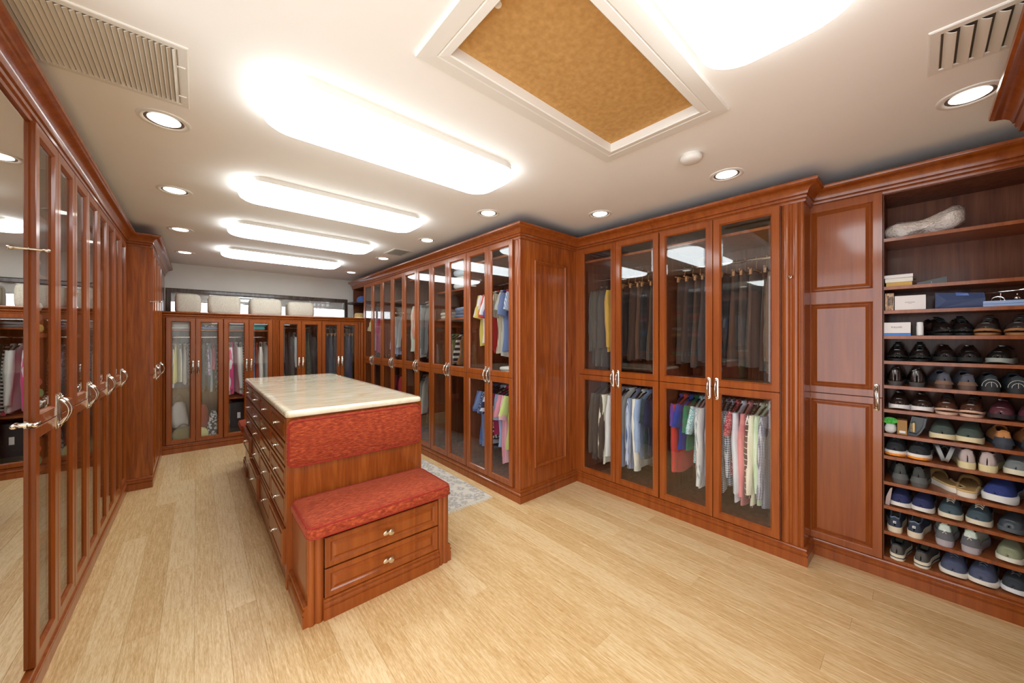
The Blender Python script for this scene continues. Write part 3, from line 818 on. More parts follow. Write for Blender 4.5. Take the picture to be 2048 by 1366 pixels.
# return grille
vg = empty('return_grille', (-0.255, 2.04, CEIL)); tag(vg, 'large white slatted return air grille in the ceiling by the crown', 'vent')
g = MB().ring(-0.245, 0.232, -0.235, 0.235, [(0, 0), (0, 0.004), (0.004, 0.006), (0.026, 0.006), (0.030, 0.003), (0.030, 0)])
g.v = [(x, z, -y) for x, y, z in g.v]; g.build('frame', WHITE, vg)
MB().box(-0.213, -0.203, -0.0022, 0.200, 0.203, -0.0004).build('backing', plain('vent_back', srgb(150, 142, 132), 0.9), vg)
sl = MB(); n0 = 0; sl.box(-0.0068, -0.203, -0.0012, 0.0068, 0.203, 0.0012); 
sl.move(0, Matrix.Rotation(R(-38), 4, 'Y'))
SLM = sl.mesh('slat', plain('vent_paint', srgb(222, 215, 203), 0.5))
for i in range(27): ob('slat', SLM, vg, (-0.206 + i * 0.0153, 0, -0.0058))
for yy in (-0.10, 0.13): MB().box(0.196, yy - 0.004, -0.010, 0.222, yy + 0.004, -0.006).build('latch', WHITE, vg)
# supply grille by the near cabinet
vs = empty('supply_grille', (2.110, -0.200, CEIL)); tag(vs, 'white supply grille with wide curved blades near the shoe wall', 'vent')
g = MB().ring(-0.158, 0.158, -0.18, 0.180, [(0, 0), (0, 0.004), (0.004, 0.007), (0.028, 0.007), (0.030, 0.003), (0.030, 0)])
g.v = [(x, z, -y) for x, y, z in g.v]; g.build('frame', WHITE, vs)
MB().box(-0.128, -0.150, -0.002, 0.128, 0.150, -0.0004).build('backing', plain('vent_dark', srgb(84, 74, 62), 0.9), vs)
bl = MB().loft([[(x, 0.014 - 0.028 * k / 5.0, -0.002 - 0.016 * math.sin(PI * 0.5 * k / 5.0)) for k in range(6)] + [(x, 0.0125 - 0.028 * k / 5.0, -0.0005 - 0.016 * math.sin(PI * 0.5 * k / 5.0)) for k in range(5, -1, -1)] for x in (-0.126, 0.126)])
BLM = bl.mesh('blade', plain('vent_paint', srgb(222, 215, 203), 0.5), True)
for i in range(8): ob('blade', BLM, vs, (0, 0.130 - i * 0.037, 0))
# small vent
v3 = empty('small_vent', (1.925, 4.37, CEIL)); tag(v3, 'small square ceiling vent above the long row of wardrobes', 'vent')
g = MB().ring(-0.12, 0.12, -0.17, 0.17, [(0, 0), (0, 0.005), (0.028, 0.005), (0.030, 0)]); g.v = [(x, z, -y) for x, y, z in g.v]; g.build('frame', WHITE, v3)
MB().box(-0.09, -0.14, -0.002, 0.09, 0.14, -0.0004).build('backing', plain('vent_dark', srgb(84, 74, 62), 0.9), v3)
b3 = MB().box(-0.09, -0.006, -0.0012, 0.09, 0.006, 0.0012).move(0, Matrix.Rotation(R(35), 4, 'X')).mesh('blade', plain('vent_paint', srgb(222, 215, 203), 0.5))
for i in range(8): ob('blade', b3, v3, (0, -0.125 + i * 0.036, -0.0056))
# smoke detector
sd = empty('smoke_detector', (2.198, 0.895, CEIL)); tag(sd, 'round white smoke detector on the ceiling beside the hatch', 'smoke detector')
MB().lathe([(0.052, 0), (0.052, -0.010), (0.049, -0.013)], (0, 0, 0), 'z', 32).build('base', WHITE, sd, 40)
MB().lathe([(0.058, -0.012), (0.060, -0.020), (0.057, -0.032), (0.048, -0.040), (0.030, -0.044), (0.002, -0.045)], (0, 0, 0), 'z', 32).build('cover', WHITE, sd, 40)

# ------------------------------------------------------------------ clothes
def hanger_mesh(kind):
    m = MB()
    hook = [(0, 0.0, -0.070)] + [(0, 0.0, -0.045)] + [(0, 0.018 * math.sin(R(a)) , 0.0 - 0.018 * math.cos(R(a)) - 0.0) for a in range(-0, 250, 30)]
    hook = [(0, 0.0, -0.075), (0, 0.0, -0.035)] + [(0, 0.0175 * math.cos(R(a)), 0.0175 * math.sin(R(a))) for a in range(-60, 190, 25)]
    m.tube(hook, 0.0018, 6)
    if kind == 'clip':
        m.tube([(0, -0.15, -0.085), (0, 0.15, -0.085)], 0.006, 6)
        for y in (-0.10, 0.10): m.box(-0.008, y - 0.016, -0.125, 0.008, y + 0.016, -0.080)
        return m.mesh('hanger', plain('clip_hanger_wood', srgb(188, 138, 92), 0.4), True)
    m.tube([(0, -0.205, -0.148), (0, -0.12, -0.108), (0, 0, -0.078), (0, 0.12, -0.108), (0, 0.205, -0.148)], 0.006, 6)
    m.tube([(0, -0.20, -0.150), (0, 0.20, -0.150)], 0.004, 6)
    return m.mesh('hanger', plain('dark_hanger', srgb(60, 44, 36), 0.5), True)
HG = {k: hanger_mesh(k) for k in ('arm', 'clip')}
def garment_body(kind, L, ht, q):
    ph = [q.uniform(0, 6.28) for _ in range(5)]; kf = q.uniform(26, 40); amp = q.uniform(0.5, 0.9) * ht
    n = 22
    if kind in ('trousers', 'skirt'):
        d0, prof = 0.105, [(0, 0.105), (0.10, 0.110), (0.5, 0.135 if kind == 'trousers' else 0.17), (1, 0.150 if kind == 'trousers' else 0.21)]
    elif kind == 'strap':
        d0, prof = 0.085, [(0, 0.10), (0.10, 0.12), (0.28, 0.165), (0.5, 0.16), (1, 0.20)]
    else:
        d0 = 0.070
        prof = [(0, 0.055), (0.035 / L, 0.062), (0.05 / L, 0.085), (0.10 / L, 0.175), (0.13 / L, 0.205), (0.25 / L, 0.212), (0.6, 0.205), (1, 0.222)]
    def at(t):
        for (a, va), (b, vb) in zip(prof, prof[1:]):
            if t <= b: return va + (vb - va) * (t - a) / max(b - a, 1e-6)
        return prof[-1][1]
    ts = [0, 0.02, 0.045, 0.07, 0.10, 0.14, 0.18, 0.24, 0.32, 0.42, 0.52, 0.62, 0.72, 0.82, 0.91, 1.0]
    if kind not in ('trousers', 'skirt', 'strap'):
        ts = sorted(set([0, 0.5 * 0.035 / L, 0.035 / L, 0.05 / L, 0.075 / L, 0.10 / L, 0.13 / L] + [0.13 / L + (1 - 0.13 / L) * k / 11 for k in range(1, 12)]))
    sway = q.uniform(-0.010, 0.010); tw = q.uniform(-0.12, 0.12)
    rings = []
    for t in ts:
        hw = at(t); g = min(1.0, 0.15 + t * 1.1); th = ht * (0.55 + 0.45 * g)
        ring = []
        for k in range(n):
            a = 2 * PI * k / n
            cx, sx = math.cos(a), math.sin(a)
            y = hw * cx
            x = th * (abs(sx) ** 0.6) * (1 if sx >= 0 else -1)
            x += amp * g * 0.55 * math.sin(kf * y + ph[0] + 2.2 * t) + amp * g * 0.3 * math.sin(kf * 1.9 * y + ph[1])
            y += 0.010 * g * math.sin(9 * t + ph[2]) * cx
            x += sway * t + tw * y * t * 0.4
            z = -d0 - t * (L - d0) + (0.010 * math.sin(kf * 0.7 * y + ph[3]) if t > 0.97 else 0)
            ring.append((x, y, z))
        rings.append(ring)
    return rings, at
def garment(cab, x, yr, zr, kind, L, mat, label, cat, group, ht=0.017, seed=0, hang=None):
    q = random.Random(seed * 31 + 5)
    rings, at = garment_body(kind, L, ht, q)
    m = MB().loft(rings)
    rz = cab.rotation_euler.z
    p = Vector(cab.location) + Vector((x * math.cos(rz) - yr * math.sin(rz), x * math.sin(rz) + yr * math.cos(rz), zr))
    nm = {'long': 'shirt', 'short': 'shirt', 'jacket': 'jacket', 'trousers': 'trousers', 'skirt': 'skirt', 'strap': 'dress'}[kind]
    if cat in ('coat', 'dress', 'sweater'): nm = cat
    o = m.build(nm, mat, None, 70, p, (0, 0, rz + q.uniform(-0.13, 0.13)))
    tag(o, label, cat, group)
    ob('hanger', HG['clip' if kind in ('trousers', 'skirt') else 'arm'], o)
    if kind in ('long', 'short', 'jacket'):
        for s in (-1, 1):
            sm = MB(); rr = []
            ln = (min(L, 0.80) - 0.13) * q.uniform(0.84, 0.96) if kind != 'short' else q.uniform(0.17, 0.24)
            bend = q.uniform(-0.5, 0.9); sx = q.uniform(-0.012, 0.012); ph = q.uniform(0, 6.28)
            n = 9 if kind != 'short' else 5
            for i in range(n + 1):
                t = i / n
                yc = s * (0.190 + 0.032 * math.sin(min(t * 3.0, 1) * PI / 2) + 0.030 * bend * t * t)
                if kind == 'short': yc = s * (0.195 + 0.055 * t)
                z = -0.140 - ln * t
                ry = (0.052 - 0.016 * t) if kind != 'short' else (0.052 + 0.010 * t)
                if kind != 'short' and t > 0.94: ry *= 1.08
                rx = (0.017 + 0.007 * math.sin(PI * t)) * (ht / 0.017) ** 0.5
                ring = []
                for k in range(12):
                    a = 2 * PI * k / 12
                    ring.append((sx * t * 2 + rx * math.sin(a) + 0.004 * math.sin(3 * a + 11 * t + ph), yc + ry * math.cos(a) + 0.005 * math.sin(14 * t + ph), z + (0.012 * math.cos(a) * s if kind == 'short' else 0)))
                rr.append(ring)
            sm.loft(rr).build('sleeve', mat, o, 70)
        if kind != 'jacket':
            cm = MB().loft([[(0.020 * math.sin(2 * PI * k / 12) , 0.062 * math.cos(2 * PI * k / 12), -0.072 - 0.03 * j - 0.012 * math.cos(2 * PI * k / 12) ** 2) for k in range(12)] for j in (0, 1)], True, False)
            cm.build('collar', mat, o, 60)
    return o
NG = [0]
def hang_row(cab, items, x0, x1, yr, zr, place, group, fill=0.39):
    """items: (what, kind, length, cloth args, category)"""
    n = len(items)
    for i, it in enumerate(items):
        what, kind, L, c, cat = it[:5]
        NG[0] += 1
        x = x0 + (x1 - x0) * (i + 0.5) / n + rnd.uniform(-0.006, 0.006)
        lab = '%s hanging %s %s' % (what, ORD[i], place)
        garment(cab, x, yr, zr, kind, L, fab(*c), lab, cat, group, ht=min(0.030, (x1 - x0) / n * fill), seed=NG[0])
W_, CR, PB, NV, CH = (238, 238, 236), (240, 234, 214), (190, 206, 232), (34, 40, 70), (62, 58, 54)
# --- inner corner wardrobes: trousers and coats above
T1 = [('charcoal wool coat', 'jacket', 0.86, ((66, 64, 58),), 'coat'), ('dark olive coat', 'jacket', 0.88, ((74, 70, 58),), 'coat'), ('dark grey tagged coat', 'jacket', 0.90, ((70, 66, 60),), 'coat'),
      ('mustard yellow jacket', 'jacket', 0.74, ((205, 160, 62),), 'jacket'), ('charcoal trousers', 'trousers', 0.78, ((60, 52, 48),), 'trousers'), ('dark brown trousers', 'trousers', 0.82, ((76, 56, 46),), 'trousers'),
      ('brown cord trousers', 'trousers', 0.80, ((92, 66, 52),), 'trousers'), ('black trousers', 'trousers', 0.80, ((44, 40, 40),), 'trousers'), ('olive grey trousers', 'trousers', 0.80, ((72, 64, 52),), 'trousers'),
      ('tan trousers', 'trousers', 0.76, ((176, 138, 84),), 'trousers')]
hang_row(WB[0], T1, 0.03, 0.74, 0.312, 2.05, 'on the upper rail of the inner corner wardrobe', 'coats and trousers on the upper rails')
T2 = [('dark brown trousers', 'trousers', 0.82, ((74, 56, 48),), 'trousers'), ('charcoal trousers', 'trousers', 0.80, ((58, 52, 50),), 'trousers'), ('chocolate trousers', 'trousers', 0.84, ((86, 62, 50),), 'trousers'),
      ('slate trousers', 'trousers', 0.80, ((66, 64, 66),), 'trousers'), ('brown trousers', 'trousers', 0.82, ((96, 70, 56),), 'trousers'), ('black trousers', 'trousers', 0.82, ((46, 42, 42),), 'trousers'),
      ('umber trousers', 'trousers', 0.82, ((84, 64, 54),), 'trousers'), ('dark taupe trousers', 'trousers', 0.82, ((92, 78, 70),), 'trousers'), ('grey brown trousers', 'trousers', 0.82, ((88, 74, 66),), 'trousers'),
      ('espresso trousers', 'trousers', 0.84, ((70, 52, 44),), 'trousers'), ('brown tweed jacket', 'jacket', 0.86, ((96, 74, 52),), 'jacket')]
hang_row(WB[1], T2, 0.03, 0.77, 0.312, 2.05, 'on the upper rail beside the reeded post', 'coats and trousers on the upper rails')
# --- and shirts below
S1 = [('dark taupe coat', 'jacket', 0.80, ((84, 76, 66),), 'coat'), ('charcoal jacket', 'jacket', 0.80, ((72, 66, 58),), 'jacket'), ('dark brown jacket', 'jacket', 0.78, ((70, 60, 52),), 'jacket'),
      ('cream shirt', 'long', 0.82, (CR,), 'shirt'), ('white shirt', 'long', 0.78, (W_,), 'shirt'), ('pale blue shirt', 'long', 0.80, (PB,), 'shirt'), ('ivory shirt', 'long', 0.80, ((236, 232, 222),), 'shirt'),
      ('blue striped shirt', 'long', 0.80, ((200, 212, 236), 'stripe', (96, 112, 160), 70.0), 'shirt'), ('cream poplin shirt', 'long', 0.80, ((244, 240, 226),), 'shirt'),
      ('light blue shirt', 'long', 0.68, ((168, 190, 226),), 'shirt'), ('dark teal shirt', 'short', 0.66, ((44, 62, 64),), 'shirt'), ('navy shirt', 'short', 0.62, (NV,), 'shirt')]
hang_row(WB[0], S1, 0.03, 0.72, 0.312, 1.03, 'on the lower rail of the inner corner wardrobe', 'shirts on the lower rails')
S2 = [('purple shirt', 'short', 0.55, ((112, 70, 160),), 'shirt'), ('red shirt', 'long', 0.72, ((205, 66, 58),), 'shirt'), ('cobalt blue shirt', 'short', 0.52, ((50, 70, 160),), 'shirt'),
      ('green shirt', 'short', 0.50, ((34, 122, 84),), 'shirt'), ('teal speckled shirt', 'short', 0.58, ((120, 190, 196), 'print', (230, 240, 240), 120.0), 'shirt'), ('grey pinstripe shirt', 'long', 0.74, ((226, 228, 226), 'stripe', (150, 160, 170), 120.0), 'shirt'),
      ('pale grey linen shirt', 'long', 0.78, ((222, 222, 218),), 'shirt'), ('lilac shirt', 'long', 0.74, ((206, 188, 214),), 'shirt'), ('white and black floral shirt', 'long', 0.80, ((232, 230, 228), 'print', (90, 90, 100), 110.0), 'shirt'),
      ('monochrome checked shirt', 'long', 0.76, ((224, 224, 224), 'check', (60, 60, 66), 70.0), 'shirt'), ('navy checked shirt', 'long', 0.70, ((214, 220, 228), 'check', (40, 60, 100), 60.0), 'shirt'),
      ('red dotted shirt', 'short', 0.60, ((196, 60, 72), 'dots', (240, 230, 230), 130.0), 'shirt'), ('pale blue white shirt', 'long', 0.80, ((226, 232, 240),), 'shirt'), ('pink shirt', 'long', 0.82, ((238, 150, 152),), 'shirt'),
      ('brown plaid shirt with white grid', 'long', 0.80, ((98, 72, 66), 'grid', (232, 226, 220), 24.0), 'shirt'), ('cream linen shirt', 'long', 0.80, ((242, 236, 214),), 'shirt'),
      ('pale green shirt', 'long', 0.78, ((204, 228, 192), 'stripe', (230, 240, 220), 60.0), 'shirt'), ('navy gingham shirt', 'long', 0.80, ((226, 226, 232), 'check', (60, 66, 110), 90.0), 'shirt')]
hang_row(WB[1], S2, 0.03, 0.745, 0.312, 1.03, 'on the lower rail beside the reeded post', 'shirts on the lower rails')
# --- long row, nearest unit
U5 = [('yellow shirt', 'short', 0.66, ((226, 206, 110),), 'shirt'), ('white polo shirt', 'short', 0.62, (W_,), 'shirt'), ('coral red shirt', 'short', 0.70, ((226, 78, 66),), 'shirt'), ('white shirt', 'short', 0.60, ((240, 240, 240),), 'shirt'),
      ('royal blue shirt', 'short', 0.60, ((58, 84, 168),), 'shirt'), ('red shirt', 'long', 0.72, ((206, 50, 54),), 'shirt'), ('beige striped shirt', 'short', 0.72, ((224, 216, 196), 'stripe', (170, 150, 120), 60.0), 'shirt'),
      ('grey linen shirt', 'short', 0.76, ((204, 202, 194),), 'shirt'), ('denim blue shirt', 'short', 0.70, ((110, 128, 170),), 'shirt'), ('pale striped shirt', 'short', 0.74, ((214, 220, 234), 'stripe', (130, 150, 190), 60.0), 'shirt')]
hang_row(LR[4], U5, 0.025, 0.52, 0.335, 2.02, 'on the upper rail of the nearest tall wardrobe', 'shirts in the nearest tall wardrobe')
U5b = [('slate blue shirt', 'short', 0.70, ((92, 112, 164),), 'shirt'), ('blue chambray shirt', 'short', 0.72, ((120, 138, 180),), 'shirt'), ('navy dotted shirt', 'short', 0.74, ((52, 66, 104), 'dots', (200, 210, 226), 90.0), 'shirt'), ('navy shirt with white trim', 'short', 0.70, (NV, 'hoop', (210, 214, 224), 9.0), 'shirt'),
       ('black and white print shirt', 'short', 0.60, ((40, 38, 42), 'print', (220, 220, 220), 40.0), 'shirt'), ('magenta shirt', 'short', 0.56, ((196, 50, 104),), 'shirt'), ('pale blue shirt', 'short', 0.66, ((168, 186, 220),), 'shirt'),
       ('rose pink shirt', 'short', 0.80, ((236, 160, 176),), 'shirt'), ('soft pink shirt', 'short', 0.78, ((240, 184, 190),), 'shirt'), ('lemon green shirt', 'short', 0.64, ((214, 226, 140),), 'shirt')]
hang_row(LR[4], U5b, 0.025, 0.52, 0.335, 1.02, 'on the lower rail of the nearest tall wardrobe', 'shirts in the nearest tall wardrobe')
U4 = [('sage green dress', 'strap', 0.46, ((120, 158, 110),), 'dress'), ('olive top', 'strap', 0.44, ((130, 124, 78),), 'dress'), ('black and white banded top', 'strap', 0.42, ((40, 40, 44), 'hoop', (224, 220, 210), 16.0), 'dress'), ('tan top', 'strap', 0.44, ((150, 104, 62),), 'dress')]
hang_row(LR[3], U4, 0.03, 0.36, 0.335, 1.58, 'on the short rail of the fourth tall wardrobe', 'clothes in the fourth tall wardrobe')
U3 = [('pale green hooded top', 'long', 0.80, ((214, 220, 200),), 'shirt'), ('coral knit top', 'long', 0.62, ((226, 150, 130),), 'shirt'), ('ivory shirt', 'long', 0.84, ((232, 228, 218),), 'shirt'), ('grey striped shirt', 'long', 0.80, ((206, 208, 206), 'stripe', (120, 124, 128), 60.0), 'shirt'),
      ('navy trousers', 'trousers', 0.86, ((40, 46, 66),), 'trousers'), ('black trousers', 'trousers', 0.84, ((36, 36, 42),), 'trousers'), ('plum trousers', 'trousers', 0.84, ((92, 84, 112),), 'trousers')]
hang_row(LR[2], U3, 0.025, 0.46, 0.335, 2.02, 'on the upper rail of the middle tall wardrobe', 'clothes in the middle tall wardrobe')
U3b = [('long grey satin dress', 'strap', 0.62, ((176, 172, 164),), 'dress'), ('cream dress', 'strap', 0.60, ((226, 220, 206),), 'dress'), ('dark blue trousers', 'trousers', 0.72, ((44, 48, 66),), 'trousers'), ('black velvet trousers', 'trousers', 0.70, ((30, 30, 34),), 'trousers'), ('aubergine trousers', 'trousers', 0.74, ((74, 60, 88),), 'trousers')]
hang_row(LR[2], U3b, 0.03, 0.46, 0.335, 1.02, 'on the lower rail of the middle tall wardrobe', 'clothes in the middle tall wardrobe')
U2 = [('navy dress', 'strap', 0.72, ((54, 60, 90),), 'dress'), ('lavender blouse', 'long', 0.70, ((186, 190, 222),), 'shirt'), ('white blouse', 'long', 0.60, (W_,), 'shirt'), ('dark grey trousers', 'trousers', 0.70, ((66, 60, 62),), 'trousers'), ('black skirt', 'skirt', 0.66, ((40, 36, 38),), 'skirt'), ('white lace skirt', 'skirt', 0.72, ((236, 230, 224),), 'skirt')]
hang_row(LR[1], U2, 0.03, 0.45, 0.335, 1.90, 'upper rail, second tall wardrobe from the hat niche', 'clothes in the far tall wardrobes')
U2b = [('burgundy top', 'long', 0.62, ((150, 44, 70),), 'shirt'), ('white wrap dress', 'strap', 0.70, ((232, 228, 226),), 'dress'), ('crimson top', 'long', 0.6, ((190, 50, 60),), 'shirt')]
hang_row(LR[1], U2b, 0.12, 0.45, 0.335, 1.02, 'lower rail, second tall wardrobe from the hat niche', 'clothes in the far tall wardrobes')
U1 = [('yellow striped top', 'short', 0.62, ((226, 206, 120), 'stripe', (240, 240, 230), 40.0), 'shirt'), ('blue checked shirt', 'long', 0.66, ((170, 196, 220), 'grid', (236, 240, 244), 30.0), 'shirt'), ('sky blue shirt', 'long', 0.70, ((160, 190, 214),), 'shirt'), ('pink shirt', 'long', 0.70, ((226, 92, 140),), 'shirt'), ('raspberry shirt', 'long', 0.72, ((206, 60, 112),), 'shirt')]
hang_row(LR[0], U1, 0.03, 0.42, 0.335, 1.90, 'upper rail, tall wardrobe beside the hat niche', 'clothes in the far tall wardrobes')
U1b = [('green print scarf', 'strap', 0.60, ((110, 120, 60), 'print', (230, 220, 120), 40.0), 'dress'), ('pale blue nightdress', 'strap', 0.66, ((186, 206, 226),), 'dress')]
hang_row(LR[0], U1b, 0.18, 0.42, 0.335, 1.02, 'lower rail, tall wardrobe beside the hat niche', 'clothes in the far tall wardrobes')
# --- low back cabinets
P1 = [('white blouse', 'strap', 0.64, (W_,), 'dress'), ('yellow skirt', 'skirt', 0.58, ((228, 216, 110),), 'skirt'), ('white linen blouse', 'strap', 0.58, ((236, 236, 232),), 'dress'), ('cream blouse', 'strap', 0.60, ((234, 228, 214),), 'dress'),
      ('blue print top', 'strap', 0.46, ((70, 90, 160), 'print', (230, 230, 240), 70.0), 'dress'), ('red top', 'strap', 0.62, ((206, 54, 48),), 'dress'), ('coral top', 'strap', 0.42, ((240, 150, 120),), 'dress'), ('black sequin dress', 'strap', 0.66, ((34, 34, 36), 'dots', (220, 220, 220), 90.0), 'dress'),
      ('black dress', 'strap', 0.72, ((30, 30, 32),), 'dress'), ('floral strap dress', 'strap', 0.50, ((150, 130, 170), 'print', (230, 220, 225), 60.0), 'dress'), ('pale denim top', 'strap', 0.72, ((166, 186, 200),), 'dress'), ('pink top', 'strap', 0.44, ((236, 96, 120),), 'dress'),
      ('black dotted dress', 'strap', 0.72, ((30, 30, 34), 'dots', (236, 236, 236), 60.0), 'dress')]
hang_row(BK[0], P1, 0.035, 0.525, 0.25, 1.455, 'in the low corner cabinet by the white wall', 'clothes in the low corner cabinet', 0.5)
P2 = [('white print top', 'long', 0.80, ((236, 234, 236),), 'shirt'), ('hot pink jacket', 'long', 0.78, ((232, 74, 140),), 'jacket'), ('white jacket', 'long', 0.78, ((238, 238, 236),), 'jacket'), ('ivory jacket', 'long', 0.80, ((228, 228, 222),), 'jacket'),
      ('zebra print dress', 'strap', 0.84, ((36, 36, 38), 'hoop', (232, 232, 230), 26.0), 'dress'), ('teal dress', 'strap', 0.80, ((40, 176, 156),), 'dress'), ('navy top', 'strap', 0.60, ((58, 60, 110),), 'dress'), ('orange red dress', 'strap', 0.74, ((226, 84, 44),), 'dress'),
      ('cream tunic', 'long', 0.70, ((232, 226, 216),), 'shirt'), ('white tunic', 'long', 0.76, ((238, 238, 236),), 'shirt')]
hang_row(BK[1], P2, 0.035, 0.515, 0.325, 1.455, 'in the low cabinet with the pink jacket', 'clothes in the second low cabinet', 0.5)
P3 = [('black sequinned gown', 'strap', 1.0, ((28, 30, 30), 'dots', (180, 200, 196), 120.0), 'dress'), ('black lace gown', 'strap', 1.05, ((26, 26, 28),), 'dress'), ('charcoal coat', 'jacket', 1.05, ((76, 76, 74),), 'coat'), ('grey shirt dress', 'long', 0.62, ((186, 192, 192),), 'shirt'),
      ('white satin gown', 'strap', 1.05, ((240, 242, 242),), 'dress'), ('dark olive gown', 'strap', 1.05, ((62, 66, 50),), 'dress'), ('camouflage gown', 'strap', 1.05, ((88, 84, 58), 'print', (50, 54, 38), 30.0), 'dress'), ('black wool coat', 'jacket', 1.0, ((34, 34, 36),), 'coat')]
hang_row(BK[2], P3, 0.035, 0.52, 0.325, 1.60, 'in the low cabinet of dark coats', 'clothes in the third low cabinet', 0.5)
P4 = [('%s jeans' % n, 'trousers', 1.02, (c,), 'trousers') for n, c in (('grey', (96, 102, 104)), ('navy', (44, 52, 70)), ('dark blue', (52, 62, 82)), ('black', (36, 38, 42)), ('washed blue', (84, 96, 116)), ('ink', (40, 46, 58)), ('slate', (70, 78, 84)), ('indigo', (58, 66, 100)), ('charcoal', (58, 62, 60)))]
hang_row(BK[3], P4, 0.03, 0.52, 0.22, 1.60, 'in the low cabinet next to the long row', 'jeans in the fourth low cabinet', 0.5)

# --- folded clothes
def folded(label, cat, w, d, h, c, world, rz, group, seed):
    q = random.Random(seed); e = h * 0.42
    m = MB()
    lv = [(e, 0), (e * 0.25, h * 0.15), (0, h * 0.45), (0.003, h * 0.50), (0, h * 0.56), (e * 0.25, h * 0.85), (e, h), (0.07, h * 1.06)]
    m.pillow(w, d, lv, 0.035, n=4, wob=0.004, seed=seed)
    o = m.build(cat, fab(*c), None, 70, world, (0, 0, rz + q.uniform(-0.05, 0.05)))
    tag(o, label, cat, group)
    return o
def cabpt(cab, x, y, z):
    rz = cab.rotation_euler.z
    return Vector(cab.location) + Vector((x * math.cos(rz) - y * math.sin(rz), x * math.sin(rz) + y * math.cos(rz), z))
NF = [0]
def stack(cab, x, y, z, names, what, cat, place, group, w=0.26, d=0.34, h=0.036):
    zz = z
    for i, (nme, c) in enumerate(names):
        NF[0] += 1; hh = h * rnd.uniform(0.9, 1.1)
        folded('%s folded %s, %s from below %s' % (nme, what, ORD[i], place), cat, w * rnd.uniform(0.95, 1.03), d, hh, c if isinstance(c[0], tuple) else (c,), cabpt(cab, x, y, zz), cab.rotation_euler.z, group, NF[0])
        zz += hh * 1.09
PALS = [[('red', (200, 44, 40)), ('orange', (230, 110, 50)), ('navy', (44, 52, 96))], [('green', (60, 150, 84)), ('orange', (226, 100, 44)), ('rust', (170, 66, 36))], [('blue', (54, 110, 180)), ('teal', (44, 150, 160)), ('purple', (110, 70, 140))],
        [('white', (236, 234, 230)), ('green', (90, 180, 110)), ('red', (196, 50, 56))], [('pink', (226, 130, 150)), ('crimson', (180, 34, 60)), ('grey', (120, 120, 124))], [('yellow', (226, 196, 90)), ('brown', (110, 74, 50)), ('cream', (230, 222, 200))]]
for ui in range(2):
    for si, z in enumerate((0.80, 1.085, 1.46, 1.74)):
        for xi in range(2):
            pal = PALS[(ui * 3 + si * 2 + xi) % 6]
            stack(LF[ui], 0.165 + 0.295 * xi, 0.24, z + 0.0105, pal, 'sweater', 'sweater', 'on %s shelf, %s half, %s sweater cabinet' % (ORD[si], ('mirror', 'far')[xi], ORD[ui]), 'folded sweaters on the near wall', 0.25, 0.34, 0.05)
TOW = [('white', W_), ('cream', (232, 226, 210)), ('pale blue', (206, 218, 230)), ('ivory', (236, 232, 224))]
stack(BK[0], 0.150, 0.24, 1.556, TOW[:3], 'towel', 'towel', 'at the wall end of the low corner cabinet', 'folded towels', 0.22, 0.34, 0.034)
stack(BK[0], 0.405, 0.24, 1.556, [('blue', (150, 180, 214)), ('navy patterned', ((60, 80, 140), 'print', (220, 226, 240), 60.0)), ('straw yellow', (214, 196, 120))], 'towel', 'towel', 'in the low corner cabinet by the second door', 'folded towels', 0.20, 0.34, 0.030)
stack(BK[1], 0.150, 0.22, 1.556, [('grey', (150, 152, 156)), ('silver', (190, 192, 196))], 'scarf', 'scarf', 'above the pink jacket', 'folded scarves', 0.20, 0.3, 0.028)
stack(BK[1], 0.400, 0.20, 1.556, [('aqua', (96, 204, 210)), ('turquoise', (70, 196, 206)), ('pale aqua', (130, 216, 218))], 'towel', 'towel', 'above the teal dress', 'folded towels', 0.17, 0.30, 0.040)
stack(LR[3], 0.53, 0.24, 1.991, TOW, 'blanket', 'blanket', 'high in the fourth tall wardrobe', 'folded blankets', 0.30, 0.40, 0.062)
stack(LR[3], 0.52, 0.24, 1.671, [('denim', (90, 108, 150)), ('dark denim', (60, 74, 110)), ('light denim', (140, 156, 188))], 'jeans', 'jeans', 'in the fourth tall wardrobe', 'folded jeans', 0.30, 0.36, 0.036)
stack(LR[3], 0.19, 0.24, 1.671, [('beige', (206, 196, 178)), ('stone', (190, 180, 162))], 'jeans', 'jeans', 'toward the island in the fourth tall wardrobe', 'folded jeans', 0.26, 0.36, 0.036)
stack(LR[4], 0.54, 0.26, 1.096, [('white', (236, 234, 230)), ('ivory', (232, 226, 216))], 'shirt', 'shirt', 'below the striped shirts in the nearest tall wardrobe', 'folded shirts', 0.28, 0.36, 0.034)

